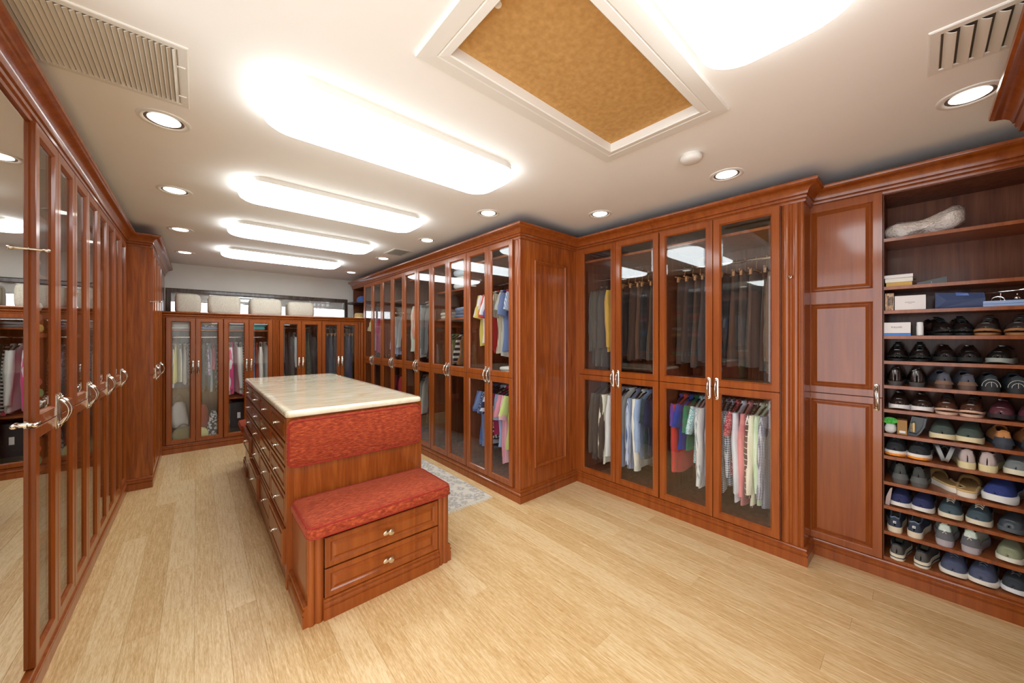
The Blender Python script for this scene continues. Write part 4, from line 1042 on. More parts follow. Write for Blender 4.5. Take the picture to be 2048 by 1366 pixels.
# ------------------------------------------------------------------ shoes
def outline(t, Wd, point):
    """half width of the sole at t (0 heel .. 1 toe)"""
    pts = [(0, 0.0), (0.02, 0.42), (0.06, 0.60), (0.15, 0.70), (0.35, 0.66), (0.5, 0.76), (0.68, 0.98), (0.78, 1.0), (0.88, 0.90 - 0.12 * point), (0.95, 0.68 - 0.18 * point), (0.985, 0.42 - 0.12 * point), (1, 0.0)]
    for (a, va), (b, vb) in zip(pts, pts[1:]):
        if t <= b: return Wd / 2 * (va + (vb - va) * (t - a) / (b - a))
    return 0.0
def height(t, kind):
    if kind == 'slipper':
        P = [(0, 0.022), (0.5, 0.026), (0.58, 0.070), (0.75, 0.062), (0.9, 0.045), (1, 0.026)]
    elif kind == 'runner':
        P = [(0, 0.050), (0.03, 0.094), (0.12, 0.094), (0.28, 0.078), (0.45, 0.092), (0.58, 0.084), (0.75, 0.062), (0.9, 0.052), (0.97, 0.042), (1, 0.020)]
    elif kind == 'dress':
        P = [(0, 0.040), (0.03, 0.078), (0.12, 0.080), (0.28, 0.062), (0.46, 0.078), (0.58, 0.074), (0.72, 0.054), (0.88, 0.046), (0.96, 0.036), (1, 0.018)]
    elif kind == 'loafer':
        P = [(0, 0.034), (0.03, 0.066), (0.12, 0.066), (0.3, 0.052), (0.5, 0.072), (0.6, 0.068), (0.75, 0.050), (0.9, 0.042), (0.97, 0.034), (1, 0.018)]
    else:
        P = [(0, 0.044), (0.03, 0.076), (0.12, 0.078), (0.28, 0.062), (0.48, 0.084), (0.6, 0.076), (0.76, 0.058), (0.9, 0.050), (0.97, 0.040), (1, 0.020)]
    for (a, va), (b, vb) in zip(P, P[1:]):
        if t <= b: return va + (vb - va) * (t - a) / (b - a)
    return P[-1][1]
TS = [0, 0.012, 0.03, 0.06, 0.10, 0.16, 0.23, 0.31, 0.40, 0.48, 0.55, 0.62, 0.69, 0.76, 0.83, 0.89, 0.935, 0.965, 0.985, 1.0]
def shoe_parts(kind, L=0.285, Wd=0.098, sole=0.024, point=0.0):
    NS = 14
    rows = []
    for t in TS:
        hw = max(outline(t, Wd, point) * 0.96, 0.003); h = height(t, kind)
        y = L / 2 - t * L
        open_ = 0.04 < t < 0.50
        row = []
        for k in range(NS + 1):
            a = PI * k / NS
            e = 0.62 if open_ else 0.80
            x = hw * (abs(math.cos(a)) ** e) * (1 if math.cos(a) >= 0 else -1)
            if open_: x *= (1 - 0.22 * math.sin(a))
            z = sole + h * math.sin(a) ** (0.85 if not open_ else 0.7)
            yy = y + (0.012 * math.sin(a) if t > 0.9 else 0) - (0.008 * math.sin(a) if t < 0.05 else 0)
            row.append((x, yy, z))
        rows.append(row)
    m = MB(); n = NS + 1
    vs = [p for r in rows for p in r]; fs = []; hole = (4, 10)
    for i in range(len(rows) - 1):
        for k in range(NS):
            tm = (TS[i] + TS[i + 1]) / 2
            if 0.045 < tm < 0.50 and hole[0] <= k < hole[1] and kind != 'slipper': continue
            if kind == 'slipper' and tm < 0.52: continue
            a = i * n + k; fs.append((a, a + 1, a + 1 + n, a + n))
    m.add(vs, fs)
    upper = m
    # sole
    s = MB(); rings = []
    def loop(z, grow, lift):
        up, dn = [], []
        for t in TS:
            hw = max(outline(t, Wd, point) * (1 + grow), 0.003); y = L / 2 - t * L
            zz = z + lift * max(0, t - 0.72) ** 2 * 0.16
            up.append((hw, y, zz)); dn.append((-hw, y, zz))
        return up + dn[::-1]
    if kind == 'dress':
        rings = [loop(sole - 0.009, 0.03, 1), loop(sole - 0.003, 0.07, 1), loop(sole + 0.002, 0.05, 1)]
        s.loft(rings)
        hb = []
        for z in (0.0, sole - 0.009):
            hb.append([(max(outline(t, Wd, 0), 0.004) * 0.98, L / 2 - t * L, z) for t in TS[:6]] + [(-max(outline(t, Wd, 0), 0.004) * 0.98, L / 2 - t * L, z) for t in TS[:6]][::-1])
        s.loft(hb)
        s.loft([[(0.7 * x, y, 0.001) if False else (x * 0.96, y, 0.001) for x, y, z in loop(0, 0, 0) if y < 0.02], [(x, y, sole - 0.009) for x, y, z in loop(0, 0, 0) if y < 0.02]])
    else:
        g = 0.10 if kind == 'runner' else 0.04
        rings = [loop(0.0, g * 0.4, 1), loop(0.004, g * 0.8, 1), loop(sole * 0.6, g * 1.1, 1), loop(sole, g, 0.6), loop(sole + 0.006, g * 0.2, 0.3)]
        s.loft(rings)
    ins = MB()
    up = [(max(outline(t, Wd, point) * 0.86, 0.002), L / 2 - t * L - 0.003, sole + 0.010) for t in TS[1:12]]
    ins.loft([up + [(-x, y, z) for x, y, z in up][::-1], [(x, y, z + 0.004) for x, y, z in up] + [(-x, y, z + 0.004) for x, y, z in up][::-1]])
    return upper, s, ins
SHOE_CACHE = {}
def shoe(label, place_x, place_y, shelf_z, yaw, kind, upc, solec, group, lace=None, sole=0.024, point=0.0, L=0.285, Wd=0.090, band=None, rough=0.85, mat=None, inside=(30, 28, 28), patch=None, heelc=None, heelh=0.012, stitch=None, bandh=0.0055):
    """place_x along the shelf from its post, place_y depth of the shoe centre; yaw 0 = toe to the room, 180 = heel to the room"""
    key = (kind, L, Wd, sole, point)
    if key not in SHOE_CACHE: SHOE_CACHE[key] = shoe_parts(*((kind, L, Wd, sole, point)))
    U, S, I = SHOE_CACHE[key]
    w = cabpt(su, place_x, place_y, shelf_z + 0.0096)
    s = empty('shoe', w, su.rotation_euler.z + R(yaw)); tag(s, label, 'shoe', group)
    um = mat or plain('upper_%s_%g' % (upc, rough), srgb(*upc), rough, 0, 0.5 if rough < 0.4 else 0.0)
    u = U.build('upper', um, s, 60)
    so = u.modifiers.new('thickness', 'SOLIDIFY'); so.thickness = 0.004; so.offset = -1
    S.build('sole', plain('sole_%s' % (solec,), srgb(*solec), 0.7), s, 50)
    I.build('insole', plain('insole_%s' % (inside,), srgb(*inside), 0.9), s)
    if kind != 'slipper':
        # padded collar round the opening
        def rim(t):
            hw = max(outline(t, Wd, point) * 0.96, 0.003); h = height(t, kind); a = PI * 4 / 14
            return hw * (abs(math.cos(a)) ** 0.62) * (1 - 0.22 * math.sin(a)), L / 2 - t * L, sole + h * math.sin(a) ** 0.7
        left = [rim(t) for t in (0.06, 0.10, 0.16, 0.23, 0.31, 0.40, 0.48)]
        pts = [(0, L / 2 - 0.045 * L + 0.002, left[0][2] + 0.010)] + left + [(0.012, L / 2 - 0.53 * L, sole + height(0.52, kind)), (-0.012, L / 2 - 0.53 * L, sole + height(0.52, kind))] + [(-x, y, z) for x, y, z in left][::-1] + [(0, L / 2 - 0.045 * L + 0.002, left[0][2] + 0.010)]
        MB().tube(pts, 0.0036, 6).build('collar', um if patch is None else plain('collar_%s' % (patch,), srgb(*patch), 0.9), s, True)
    if lace:
        lm = MB()
        tg = MB()
        for i in range(5):
            t = 0.52 + 0.055 * i; h = sole + height(t, kind) + 0.004; y = L / 2 - t * L; q = 0.018 - 0.0012 * i
            lm.tube([(-q, y, h - 0.007), (-q * 0.4, y - 0.004, h + 0.0015), (q * 0.4, y - 0.008, h + 0.001), (q, y - 0.010, h - 0.008)], 0.0024, 5)
            lm.tube([(q, y, h - 0.007), (q * 0.4, y - 0.004, h + 0.0015), (-q * 0.4, y - 0.008, h + 0.001), (-q, y - 0.010, h - 0.008)], 0.0024, 5)
        lm.build('laces', plain('lace_%s' % (lace,), srgb(*lace), 0.9), s)
        a = [(x, L / 2 - t * L, sole + height(t, kind) + 0.0005 + dz) for t, dz in ((0.44, 0.012), (0.52, 0.002), (0.62, 0.001)) for x in (-0.012, 0.012)]
        tg.add(a + [(x, y, z - 0.003) for x, y, z in a], [(0, 1, 3, 2), (2, 3, 5, 4), (6, 8, 9, 7), (8, 10, 11, 9), (0, 6, 7, 1), (4, 5, 11, 10), (0, 2, 8, 6), (2, 4, 10, 8), (1, 7, 9, 3), (3, 9, 11, 5)])
        tg.build('tongue', um, s)
    if band:
        bm = MB(); up = [(max(outline(t, Wd, point) * 1.075 + 0.0006, 0.003), L / 2 - t * L, 0) for t in TS]
        lp = [(x, y * 1.004) for x, y, z in up] + [(-x, y * 1.004) for x, y, z in up][::-1]
        zb = sole * 0.45 if bandh < 0.01 else 0.006
        bm.loft([[(x, y, zb) for x, y in lp], [(x * 1.004, y * 1.002, zb + 0.0015) for x, y in lp], [(x * 1.004, y * 1.002, zb + bandh - 0.0015) for x, y in lp], [(x, y, zb + bandh) for x, y in lp]])
        bm.build('sole_stripe', plain('band_%s' % (band,), srgb(*band), 0.7), s)
    if heelc:
        hm = MB(); rr = []
        for j in range(5):
            z = sole + 0.002 + j * heelh; ring = []
            for k in range(9):
                a = -PI * 0.5 + PI * k / 8
                ring.append((math.sin(a) * (0.036 - 0.002 * j), L / 2 + 0.002 - 0.03 * (1 - math.cos(a)) - 0.0012 * j, z))
            rr.append(ring)
        base = rr; inner = [[(x * 0.9, y - 0.003, z) for x, y, z in r] for r in rr]
        v = [p for r in base for p in r] + [p for r in inner for p in r]; n = 9; off = 45; fs = []
        for j in range(4):
            for k in range(8):
                a = j * n + k; fs.append((a, a + 1, a + 1 + n, a + n))
                fs.append((off + a, off + a + n, off + a + 1 + n, off + a + 1))
        hm.add(v, fs).build('heel_counter', plain('heel_%s' % (heelc,), srgb(*heelc), 0.7), s, True)
    if stitch:
        tm = MB()
        for r in (0.030, 0.019): tm.tube([(r * math.cos(R(a)), L / 2 + 0.006 - 0.030 * (r * math.cos(R(a)) / 0.04) ** 2 - 0.05 * math.sin(R(a)) * r, sole + 0.004 + 1.35 * r * math.sin(R(a))) for a in range(0, 181, 15)], 0.0011, 5)
        tm.tube([(0, L / 2 + 0.006, sole + 0.004), (0, L / 2 + 0.004, sole + 0.030)], 0.0011, 5)
        tm.build('stitching', plain('stitch_%s' % (stitch,), srgb(*stitch), 0.8), s)
    return s
def pair(label, xs, row, yaw, kind, upc, solec, y=0.150, yaws=(0, 0), **kw):
    nm = ('nearer the cupboard', 'farther from the cupboard')
    for i, x in enumerate(xs):
        lab = '%s, %s' % (label, nm[i]) if len(xs) == 2 else label
        shoe(lab, x, y, SHZ[row], yaw + yaws[i], kind, upc, solec, 'shoes on the shelves', **kw)
SX = lambda u: None
BLK, DBR = (24, 23, 24), (46, 34, 30)
pair('black oxford with thin heel lying behind the white bottle', (0.215, 0.300), 3, 0, 'dress', BLK, (20, 18, 18), yaws=(16, 4), rough=0.22, point=0.6, lace=(26, 26, 26), y=0.165)
pair('dark leather shoe with tan welt and thick sole', (0.400, 0.500), 3, 0, 'dress', (52, 46, 44), (160, 108, 62), yaws=(-10, -10), rough=0.3, lace=(60, 50, 44))
pair('black laced dress shoe, first pair on the all-black row', (0.058, 0.148), 4, 0, 'dress', BLK, (18, 17, 17), rough=0.22, point=0.4, lace=(20, 20, 20))
pair('black square-toed loafer, second pair on the all-black row', (0.240, 0.332), 4, 0, 'loafer', BLK, (26, 30, 28), yaws=(2, -3), rough=0.22)
pair('black slip-on with pale sole edge ending the all-black row', (0.446,), 4, 0, 'loafer', (22, 26, 25), (150, 156, 150), yaws=(-14,), rough=0.25)
pair('dark brown leather shoe with its heel out', (0.050, 0.136), 5, 180, 'dress', DBR, (70, 66, 64), rough=0.22)
pair('slate suede moccasin with brown pebbled heel', (0.226, 0.312), 5, 180, 'loafer', (84, 86, 98), (96, 74, 64), heelc=(126, 94, 76), heelh=0.005, yaws=(6, 4))
pair('dark loafer with white stitching on the heel', (0.396, 0.478), 5, 180, 'loafer', (52, 58, 64), (40, 42, 44), inside=(150, 110, 50), stitch=(206, 204, 196))
pair('white sneaker cut by the picture edge', (0.575,), 5, 0, 'sneaker', (226, 226, 220), (236, 236, 230))
pair('dark brown plain shoe with white rubber sole', (0.066, 0.156), 6, 0, 'loafer', (44, 34, 30), (228, 224, 224), rough=0.25)
pair('brown polished shoe with pale curved welt', (0.254, 0.346), 6, 0, 'dress', (78, 48, 36), (214, 176, 152), yaws=(-4, -8), rough=0.25, lace=(40, 30, 26))
pair('burgundy leather shoe at the end of the brown row', (0.444, 0.536), 6, 0, 'loafer', (96, 52, 62), (46, 36, 38), yaws=(-8, -8), rough=0.3)
pair('dark green suede slip-on with cream sole', (0.236, 0.340), 7, 0, 'sneaker', (72, 84, 76), (226, 212, 172), yaws=(-2, -8), sole=0.028, Wd=0.098)
pair('tan leather shoe with navy heel cup', (0.436, 0.524), 7, 180, 'sneaker', (196, 134, 80), (52, 58, 68), heelc=(54, 60, 72), heelh=0.009, sole=0.02)
pair('black running shoe with orange and white sole', (0.056, 0.156), 8, 0, 'runner', (40, 42, 46), (236, 228, 220), yaws=(-4, -8), sole=0.026, lace=(60, 60, 64), band=(242, 146, 40), bandh=0.013)
pair('mauve grey canvas shoe with cream sole, heel out', (0.314, 0.402), 8, 180, 'sneaker', (190, 174, 170), (226, 212, 164), sole=0.030, yaws=(2, -8))
pair('grey canvas slip-on with cream sole', (0.500,), 8, 0, 'sneaker', (120, 126, 126), (226, 220, 196), yaws=(-12,), sole=0.028)
pair('dark grey hiking shoe with its heel out', (0.066, 0.152), 9, 180, 'runner', (66, 68, 66), (86, 80, 76), heelc=(92, 94, 92), heelh=0.008, yaws=(2, -4))
pair('blue knit running shoe on a thick white sole', (0.452,), 9, 0, 'runner', (44, 58, 120), (228, 228, 226), yaws=(-18,), sole=0.036, Wd=0.108, L=0.30)
pair('green running shoe at the picture edge', (0.575,), 9, 0, 'runner', (60, 96, 96), (220, 220, 220), yaws=(-12,), sole=0.036)
pair('navy plain sneaker with white sole', (0.076, 0.170), 10, 0, 'sneaker', (44, 48, 90), (230, 226, 218), yaws=(-4, -8))
pair('blue grey deck sneaker with cream laces', (0.270, 0.374), 10, 0, 'sneaker', (68, 84, 92), (226, 216, 192), yaws=(-6, -10), lace=(226, 216, 190), sole=0.026)
pair('dark grey clog at the picture edge', (0.488,), 10, 0, 'loafer', (70, 76, 82), (86, 92, 98), yaws=(-16,), rough=0.4)
pair('navy slip-on with small white mark on its heel', (0.048, 0.140), 11, 180, 'loafer', (52, 60, 78), (222, 208, 182), patch=(120, 140, 160), sole=0.028, yaws=(0, -6))
pair('grey and mint running shoe with chunky sole, heel out', (0.248, 0.350), 11, 180, 'runner', (206, 220, 208), (176, 168, 172), heelc=(96, 96, 100), sole=0.034, yaws=(-4, -10))
pair('olive canvas slip-on with white sole', (0.476,), 11, 0, 'sneaker', (142, 146, 116), (232, 230, 214), yaws=(-12,))
pair('charcoal knit slip-on with a dark line round its sole', (0.066, 0.170), 12, 180, 'loafer', (84, 80, 76), (224, 214, 190), band=(50, 54, 62), sole=0.030, y=0.130, yaws=(-4, -8), patch=(40, 44, 50))
pair('navy knit trainer with chunky laces', (0.282, 0.386), 12, 0, 'runner', (76, 82, 106), (228, 222, 210), yaws=(-6, -10), lace=(96, 106, 120), y=0.140, L=0.295, Wd=0.102)
pair('black and white trainer at the bottom picture edge', (0.496,), 12, 0, 'runner', (50, 54, 60), (226, 226, 228), yaws=(-14,), lace=(90, 92, 96), y=0.150)
# white mark on the heel of each navy slip-on, emblem on the mint runners
for o in list(bpy.data.objects):
    lb = o.get('label', '')
    if lb.startswith('navy slip-on with small white'):
        e = MB().ring(-0.006, 0.006, 0.058, 0.071, [(0, 0.1437), (0, 0.1475), (0.0026, 0.1475), (0.0026, 0.1437)]); e.box(-0.001, 0.1437, 0.064, 0.007, 0.1476, 0.0665)
        e.build('mark', WHITE, o)
    if lb.startswith('grey and mint running'):
        e = MB()
        e.lathe([(0.0045, 0.1475), (0.0065, 0.1495), (0.0045, 0.1495)], (0, 0, 0.094), 'y', 12)
        e.tube([(-0.007, 0.1485, 0.076), (0.0, 0.149, 0.087), (0.007, 0.1485, 0.076)], 0.0016, 6)
        e.build('mark', WHITE, o)
# slippers and sandals
def slipper(label, x, z, yaw, y, tilt=0.0):
    U, S, I = shoe_parts('slipper', 0.27, 0.100, 0.024, 0.0)
    s = empty('slipper', cabpt(su, x, y, z + 0.0096), su.rotation_euler.z + R(yaw)); tag(s, label, 'slipper', 'shoes on the shelves')
    s.rotation_euler.y = R(tilt)
    u = U.build('upper', plain('slipper_suede', srgb(120, 88, 48), 0.95), s, 60); so = u.modifiers.new('thickness', 'SOLIDIFY'); so.thickness = 0.006
    S.build('sole', plain('sole_cream', srgb(232, 222, 204), 0.8), s, 50)
    up = [(max(outline(t, 0.100, 0) * 0.90, 0.002), 0.135 - t * 0.27 - 0.002, 0.030) for t in TS[1:19]]
    MB().loft([up + [(-a, b, c) for a, b, c in up][::-1], [(a, b, c + 0.004) for a, b, c in up] + [(-a, b, c + 0.004) for a, b, c in up][::-1]]).build('insole', plain('slipper_lining', srgb(204, 166, 104), 0.95), s)
    rim = [(max(outline(t, 0.100, 0) * 1.0, 0.003), 0.135 - t * 0.27, 0.034 + 0.006 * (t > 0.4)) for t in TS[0:10]]
    MB().tube([(-a, b, c) for a, b, c in rim][::-1] + rim, 0.006, 6).build('rim', plain('slipper_rim', srgb(214, 180, 124), 0.95), s, True)
slipper('tan slipper turned sideways, lying beside the hiking shoes', 0.232, SHZ[9], 208, 0.175)
slipper('tan open slipper with cream sole, heel toward the room', 0.330, SHZ[9], 172, 0.140)
def sandal(label, x, yaw, lean):
    s = empty('sandal', cabpt(su, x, 0.14, SHZ[8] + 0.0098 + 0.012), su.rotation_euler.z + R(yaw)); tag(s, label, 'sandal', 'shoes on the shelves')
    lp = [(max(outline(t, 0.095, 0), 0.002), 0.135 - t * 0.27) for t in TS]; lp = lp + [(-a, b) for a, b in lp][::-1]
    M = Matrix.Translation((0, 0, 0.044)) @ Matrix.Rotation(R(lean), 4, 'Y')
    MB().loft([[(a, b, -0.010) for a, b in lp], [(a, b, 0.006) for a, b in lp]]).move(0, M).build('sole', plain('sandal_sole', srgb(150, 152, 154), 0.6), s, 40)
    st = MB()
    for yy in (-0.075, -0.035, 0.07):
        r = [(max(outline((0.135 - yy) / 0.27, 0.095, 0), 0.02) * math.cos(PI * k / 8), yy, 0.006 + 0.034 * math.sin(PI * k / 8)) for k in range(9)]
        st.loft([[(a, b - 0.010, c) for a, b, c in r] + [(a * 0.93, b - 0.010, c * 0.9) for a, b, c in r][::-1], [(a, b + 0.010, c) for a, b, c in r] + [(a * 0.93, b + 0.010, c * 0.9) for a, b, c in r][::-1]])
    st.move(0, M).build('straps', plain('sandal_strap', srgb(40, 42, 46), 0.7), s, 40)
sandal('grey soled sandal standing on its edge beside the orange running shoes', 0.219, 4, 74)
sandal('grey soled sandal standing on its edge beside the canvas shoes', 0.262, -4, -74)

# ------------------------------------------------------------------ other things on the shelves
def box_thing(name, label, cat, x0, x1, y0, y1, row, h, mat, dz=0.0, par=None, yaw=0):
    p = cabpt(su, (x0 + x1) / 2, (y0 + y1) / 2, SHZ[row] + 0.0097 + dz)
    w, d = (x1 - x0) / 2, (y1 - y0) / 2; e = 0.0015
    o = MB().loft([[(-w + e, -d + e, 0), (w - e, -d + e, 0), (w - e, d - e, 0), (-w + e, d - e, 0)], [(-w, -d, e), (w, -d, e), (w, d, e), (-w, d, e)], [(-w, -d, h - e), (w, -d, h - e), (w, d, h - e), (-w, d, h - e)],
                   [(-w + e, -d + e, h), (w - e, -d + e, h), (w - e, d - e, h), (-w + e, d - e, h)]]).build(name, mat, None, None, p, (0, 0, su.rotation_euler.z + R(yaw)))
    tag(o, label, cat)
    return o
CARD = plain('white_card', srgb(232, 226, 224), 0.6); INK = plain('black_ink', srgb(40, 40, 44), 0.6); GREY = plain('grey_ink', srgb(176, 168, 168), 0.6)
# bubble-wrapped parcel on the top shelf
def bubble():
    m, nt, b = new_mat('bubble_wrap')
    v = coords(nt, (1, 1, 1)); vo = node(nt, 'ShaderNodeTexVoronoi', Scale=110.0); nt.links.new(v, vo.inputs['Vector'])
    n = node(nt, 'ShaderNodeTexNoise', Scale=9.0, Detail=3.0); nt.links.new(v, n.inputs['Vector'])
    nt.links.new(ramp(nt, n.outputs[0], [(0.3, srgb(206, 192, 178)), (0.7, srgb(236, 226, 218))]), b.inputs['Base Color'])
    bp = node(nt, 'ShaderNodeBump', Strength=0.8, Distance=0.006); nt.links.new(vo.outputs['Distance'], bp.inputs['Height']); nt.links.new(bp.outputs[0], b.inputs['Normal'])
    b.inputs['Roughness'].default_value = 0.22; b.inputs['Coat Weight'].default_value = 0.5
    return m
rings = []; q = random.Random(3)
for i in range(15):
    t = i / 14.0; r = 0.050 + 0.005 * math.sin(9 * t) + (0.016 * max(0, (t - 0.45) / 0.55)); r *= min(1, 0.62 + 3.2 * min(t, 1 - t)) if t < 0.98 else 0.55
    cz = 0.050 + 0.0 * t + 0.042 * max(0, (t - 0.35) / 0.65) ** 1.4; ring = []
    for k in range(18):
        a = 2 * PI * k / 18; rr = r * (1 + 0.10 * math.sin(5 * a + 7 * t) + 0.07 * math.sin(11 * a - 13 * t + 1))
        z = max(cz + rr * math.sin(a) * 0.98, 0.0015 * (1 + math.sin(20 * t)))
        ring.append((-0.152 + 0.304 * t + 0.006 * math.cos(a), rr * 1.15 * math.cos(a), z))
    rings.append(ring)
bw = MB().loft(rings).build('parcel', bubble(), None, True, cabpt(su, 0.163, 0.11, SHZ[0] + 0.0097), (0, 0, su.rotation_euler.z)); tag(bw, 'long lumpy bubble wrapped parcel on the highest shoe shelf', 'parcel')
ob('lettering', text_mesh('PORTMAN', 0.010, INK), bw, (-0.03, -0.0610, 0.026), (R(90), 0, 0))
# flat boxes and books
box_thing('book', 'ochre book, lowest of the small stack above the white box', 'book', 0.012, 0.118, 0.02, 0.20, 1, 0.024, plain('ochre_cover', srgb(206, 160, 60), 0.5))
box_thing('folded_sleeve', 'cream padded sleeve in the middle of the small stack', 'sleeve', 0.008, 0.120, 0.02, 0.20, 1, 0.024, plain('cream_sleeve', srgb(226, 220, 206), 0.4), 0.0245)
box_thing('shallow_box', 'shallow white box topmost of the small stack', 'box', 0.006, 0.128, 0.015, 0.21, 1, 0.020, CARD, 0.0490, yaw=-4)
bk = MB().loft([[(-0.055, 0, 0), (0.055, 0, 0), (0.055, 0.14, 0), (-0.055, 0.14, 0)], [(-0.055, 0, 0.010), (0.055, 0, 0.034), (0.055, 0.14, 0.038), (-0.055, 0.14, 0.014)]]).build('folder', plain('black_folder', srgb(34, 32, 34), 0.35), None, None, cabpt(su, 0.192, 0.004, SHZ[1] + 0.0097), (0, 0, su.rotation_euler.z))
tag(bk, 'black wedge shaped folder lying beside the small stack of boxes', 'folder'); MB().box(-0.002, -0.0008, 0.002, 0.0, 0.0, 0.012).build('seam', GREY, bk)
# third shelf
kr = noisy('printed_kraft', srgb(150, 112, 82), srgb(206, 176, 146), (120, 120, 40), 0.7, lo=0.4, hi=0.6)
bb = box_thing('kraft_box', 'narrow kraft cardboard box with dark print against the cupboard', 'box', 0.008, 0.044, 0.01, 0.16, 2, 0.104, kr)
for xx in (-0.007, 0.001, 0.009): MB().box(xx, -0.0758, 0.03, xx + 0.004, -0.0750, 0.088 - 0.006 * (xx > 0)).build('print', INK, bb)
wb = box_thing('white_box', 'plain white carton with faint grey lettering beside the kraft box', 'box', 0.048, 0.170, 0.006, 0.20, 2, 0.084, CARD)
MB().box(-0.020, -0.0976, 0.042, 0.020, -0.0970, 0.0455).build('print', GREY, wb); MB().box(-0.007, -0.0976, 0.036, 0.007, -0.0970, 0.0380).build('print', GREY, wb)
NB = plain('navy_paper', srgb(44, 62, 104), 0.45)
pts = [(-0.085, 0, 0), (-0.085, 0.11, 0), (-0.085, 0.11, 0.092), (-0.085, 0, 0.092), (-0.045, -0.012, 0.045), (0.090, 0, 0), (0.090, 0.11, 0), (0.085, 0.11, 0.072), (0.085, 0, 0.078), (0.088, -0.010, 0.050)]
gb = MB().add(pts, [(3, 0, 4), (0, 5, 9, 4), (4, 9, 8, 3), (0, 3, 2, 1), (1, 6, 5, 0), (3, 8, 7, 2), (5, 6, 7, 8, 9), (1, 2, 7, 6)]).build('gift_bag', NB, None, None, cabpt(su, 0.290, 0.035, SHZ[2] + 0.0097), (0, 0, su.rotation_euler.z)); tag(gb, 'navy paper gift bag lying on its side on the third shelf', 'bag')
MB().add([(-0.01, -0.008, 0.070), (0.035, -0.012, 0.066), (0.03, -0.010, 0.080), (-0.012, 0.0, 0.088), (-0.01, 0.0, 0.070), (0.035, 0.0, 0.066), (0.03, 0.0, 0.08), (-0.012, 0.006, 0.088)], [(0, 1, 2, 3), (7, 6, 5, 4), (0, 4, 5, 1), (1, 5, 6, 2), (2, 6, 7, 3), (3, 7, 4, 0)]).build('ribbon', plain('blue_ribbon', srgb(76, 108, 180), 0.4), gb)
tr = empty('tool_tray', cabpt(su, 0.470, 0.10, SHZ[2] + 0.0097), su.rotation_euler.z); tag(tr, 'pale blue shallow tray on the third shelf', 'tray')
TB = plain('tray_blue', srgb(150, 174, 214), 0.5)
t_ = MB(); t_.box(-0.10, -0.09, 0, 0.10, 0.09, 0.003)
for a in ((-0.10, -0.09, 0.10, -0.086), (-0.10, 0.086, 0.10, 0.09), (-0.10, -0.086, -0.096, 0.086), (0.096, -0.086, 0.10, 0.086)): t_.box(a[0], a[1], 0.003, a[2], a[3], 0.030)
t_.build('tray_body', TB, tr); MB().box(-0.1005, -0.0908, 0.013, 0.1005, -0.0901, 0.0150).build('stripe', plain('stripe_blue', srgb(60, 90, 160), 0.5), tr)
def silver(label, fn, x, y, z):
    o = fn().build('shoe_tool', CHROME, None, True, cabpt(su, x, y, z), (0, 0, su.rotation_euler.z)); tag(o, label, 'shoe tree', 'silver shoe tools')
zt = SHZ[2] + 0.0097
silver('coiled silver spring shoe stretcher in the blue tray', lambda: MB().tube([(0.022 * math.cos(a * 0.5), -0.012 + a * 0.0012, 0.026 + 0.022 * math.sin(a * 0.5)) for a in range(0, 50)], 0.0022, 6), 0.420, 0.06, zt + 0.006)
silver('silver ball ended shoe stretcher in the blue tray', lambda: MB().tube([(-0.05, 0, 0.045), (0.0, 0, 0.04), (0.08, 0, 0.043)], 0.003, 6).lathe([(0, -0.014), (0.010, -0.008), (0.014, 0), (0.010, 0.010), (0.003, 0.016), (0.003, 0.024)], (0.0, 0, 0.040), 'z', 12), 0.480, 0.055, zt)
silver('bent silver shoe horn lying across the blue tray', lambda: MB().tube([(-0.10, 0.0, 0.078), (-0.03, 0.01, 0.082), (0.03, 0.0, 0.086), (0.07, -0.01, 0.094), (0.11, 0, 0.090)], [0.003, 0.005, 0.004, 0.011, 0.006], 8).tube([(-0.02, 0.02, 0.004), (-0.02, 0.02, 0.08)], 0.003, 6), 0.455, 0.10, zt)
# fourth shelf
fb = box_thing('printed_box', 'white carton with black lettering and a blue base band', 'box', 0.004, 0.112, 0.004, 0.17, 3, 0.079, CARD)
MB().box(-0.0545, -0.0836, 0.0, 0.0545, -0.0832, 0.016).build('blue_band', plain('band_blue', srgb(54, 118, 198), 0.5), fb)
ob('lettering', text_mesh('FULLHD', 0.0125, INK), fb, (-0.002, -0.0832, 0.050), (R(90), 0, 0))
bo = empty('bottle', cabpt(su, 0.148, 0.035, SHZ[3] + 0.0097), 0); tag(bo, 'small white plastic bottle beside the carton with the blue band', 'bottle')
MB().lathe([(0.012, 0), (0.0145, 0.002), (0.0145, 0.056), (0.0125, 0.061)], (0, 0, 0), 'z', 20).build('body', plain('white_plastic', srgb(238, 238, 236), 0.3), bo, 40)
MB().lathe([(0.0135, 0.061), (0.0135, 0.077), (0.012, 0.079), (0.001, 0.079)], (0, 0, 0), 'z', 20).build('cap', plain('white_plastic', srgb(238, 238, 236), 0.3), bo, 40)
# eighth shelf: gloves, carton, brush tray
gl = empty('glove_bundle', cabpt(su, 0.028, 0.05, SHZ[7] + 0.0097), su.rotation_euler.z); tag(gl, 'bright green crinkled pompom on a bag of white cloth against the cupboard', 'cloth bundle')
MB().pillow(0.052, 0.08, [(0.012, 0), (0.002, 0.012), (0, 0.03), (0.006, 0.050), (0.014, 0.056)], 0.02, n=5, wob=0.004, seed=2).build('white_cloth', plain('white_rag', srgb(216, 218, 214), 0.8), gl, True)
gm = MB()
for i in range(60):
    a, b = rnd.uniform(0, 6.28), rnd.uniform(0.1, 1.4); n0 = len(gm.v); gm.pillow(0.012, 0.004, [(0, 0), (-0.001, 0.010), (0.001, 0.026), (0.005, 0.032)], 0.0014, n=2)
    gm.move(n0, Matrix.Translation((0.012 * math.cos(a) * b, 0.018 * math.sin(a) * b, 0.060)) @ Matrix.Rotation(a, 4, 'Z') @ Matrix.Rotation(b * 0.9, 4, 'Y'))
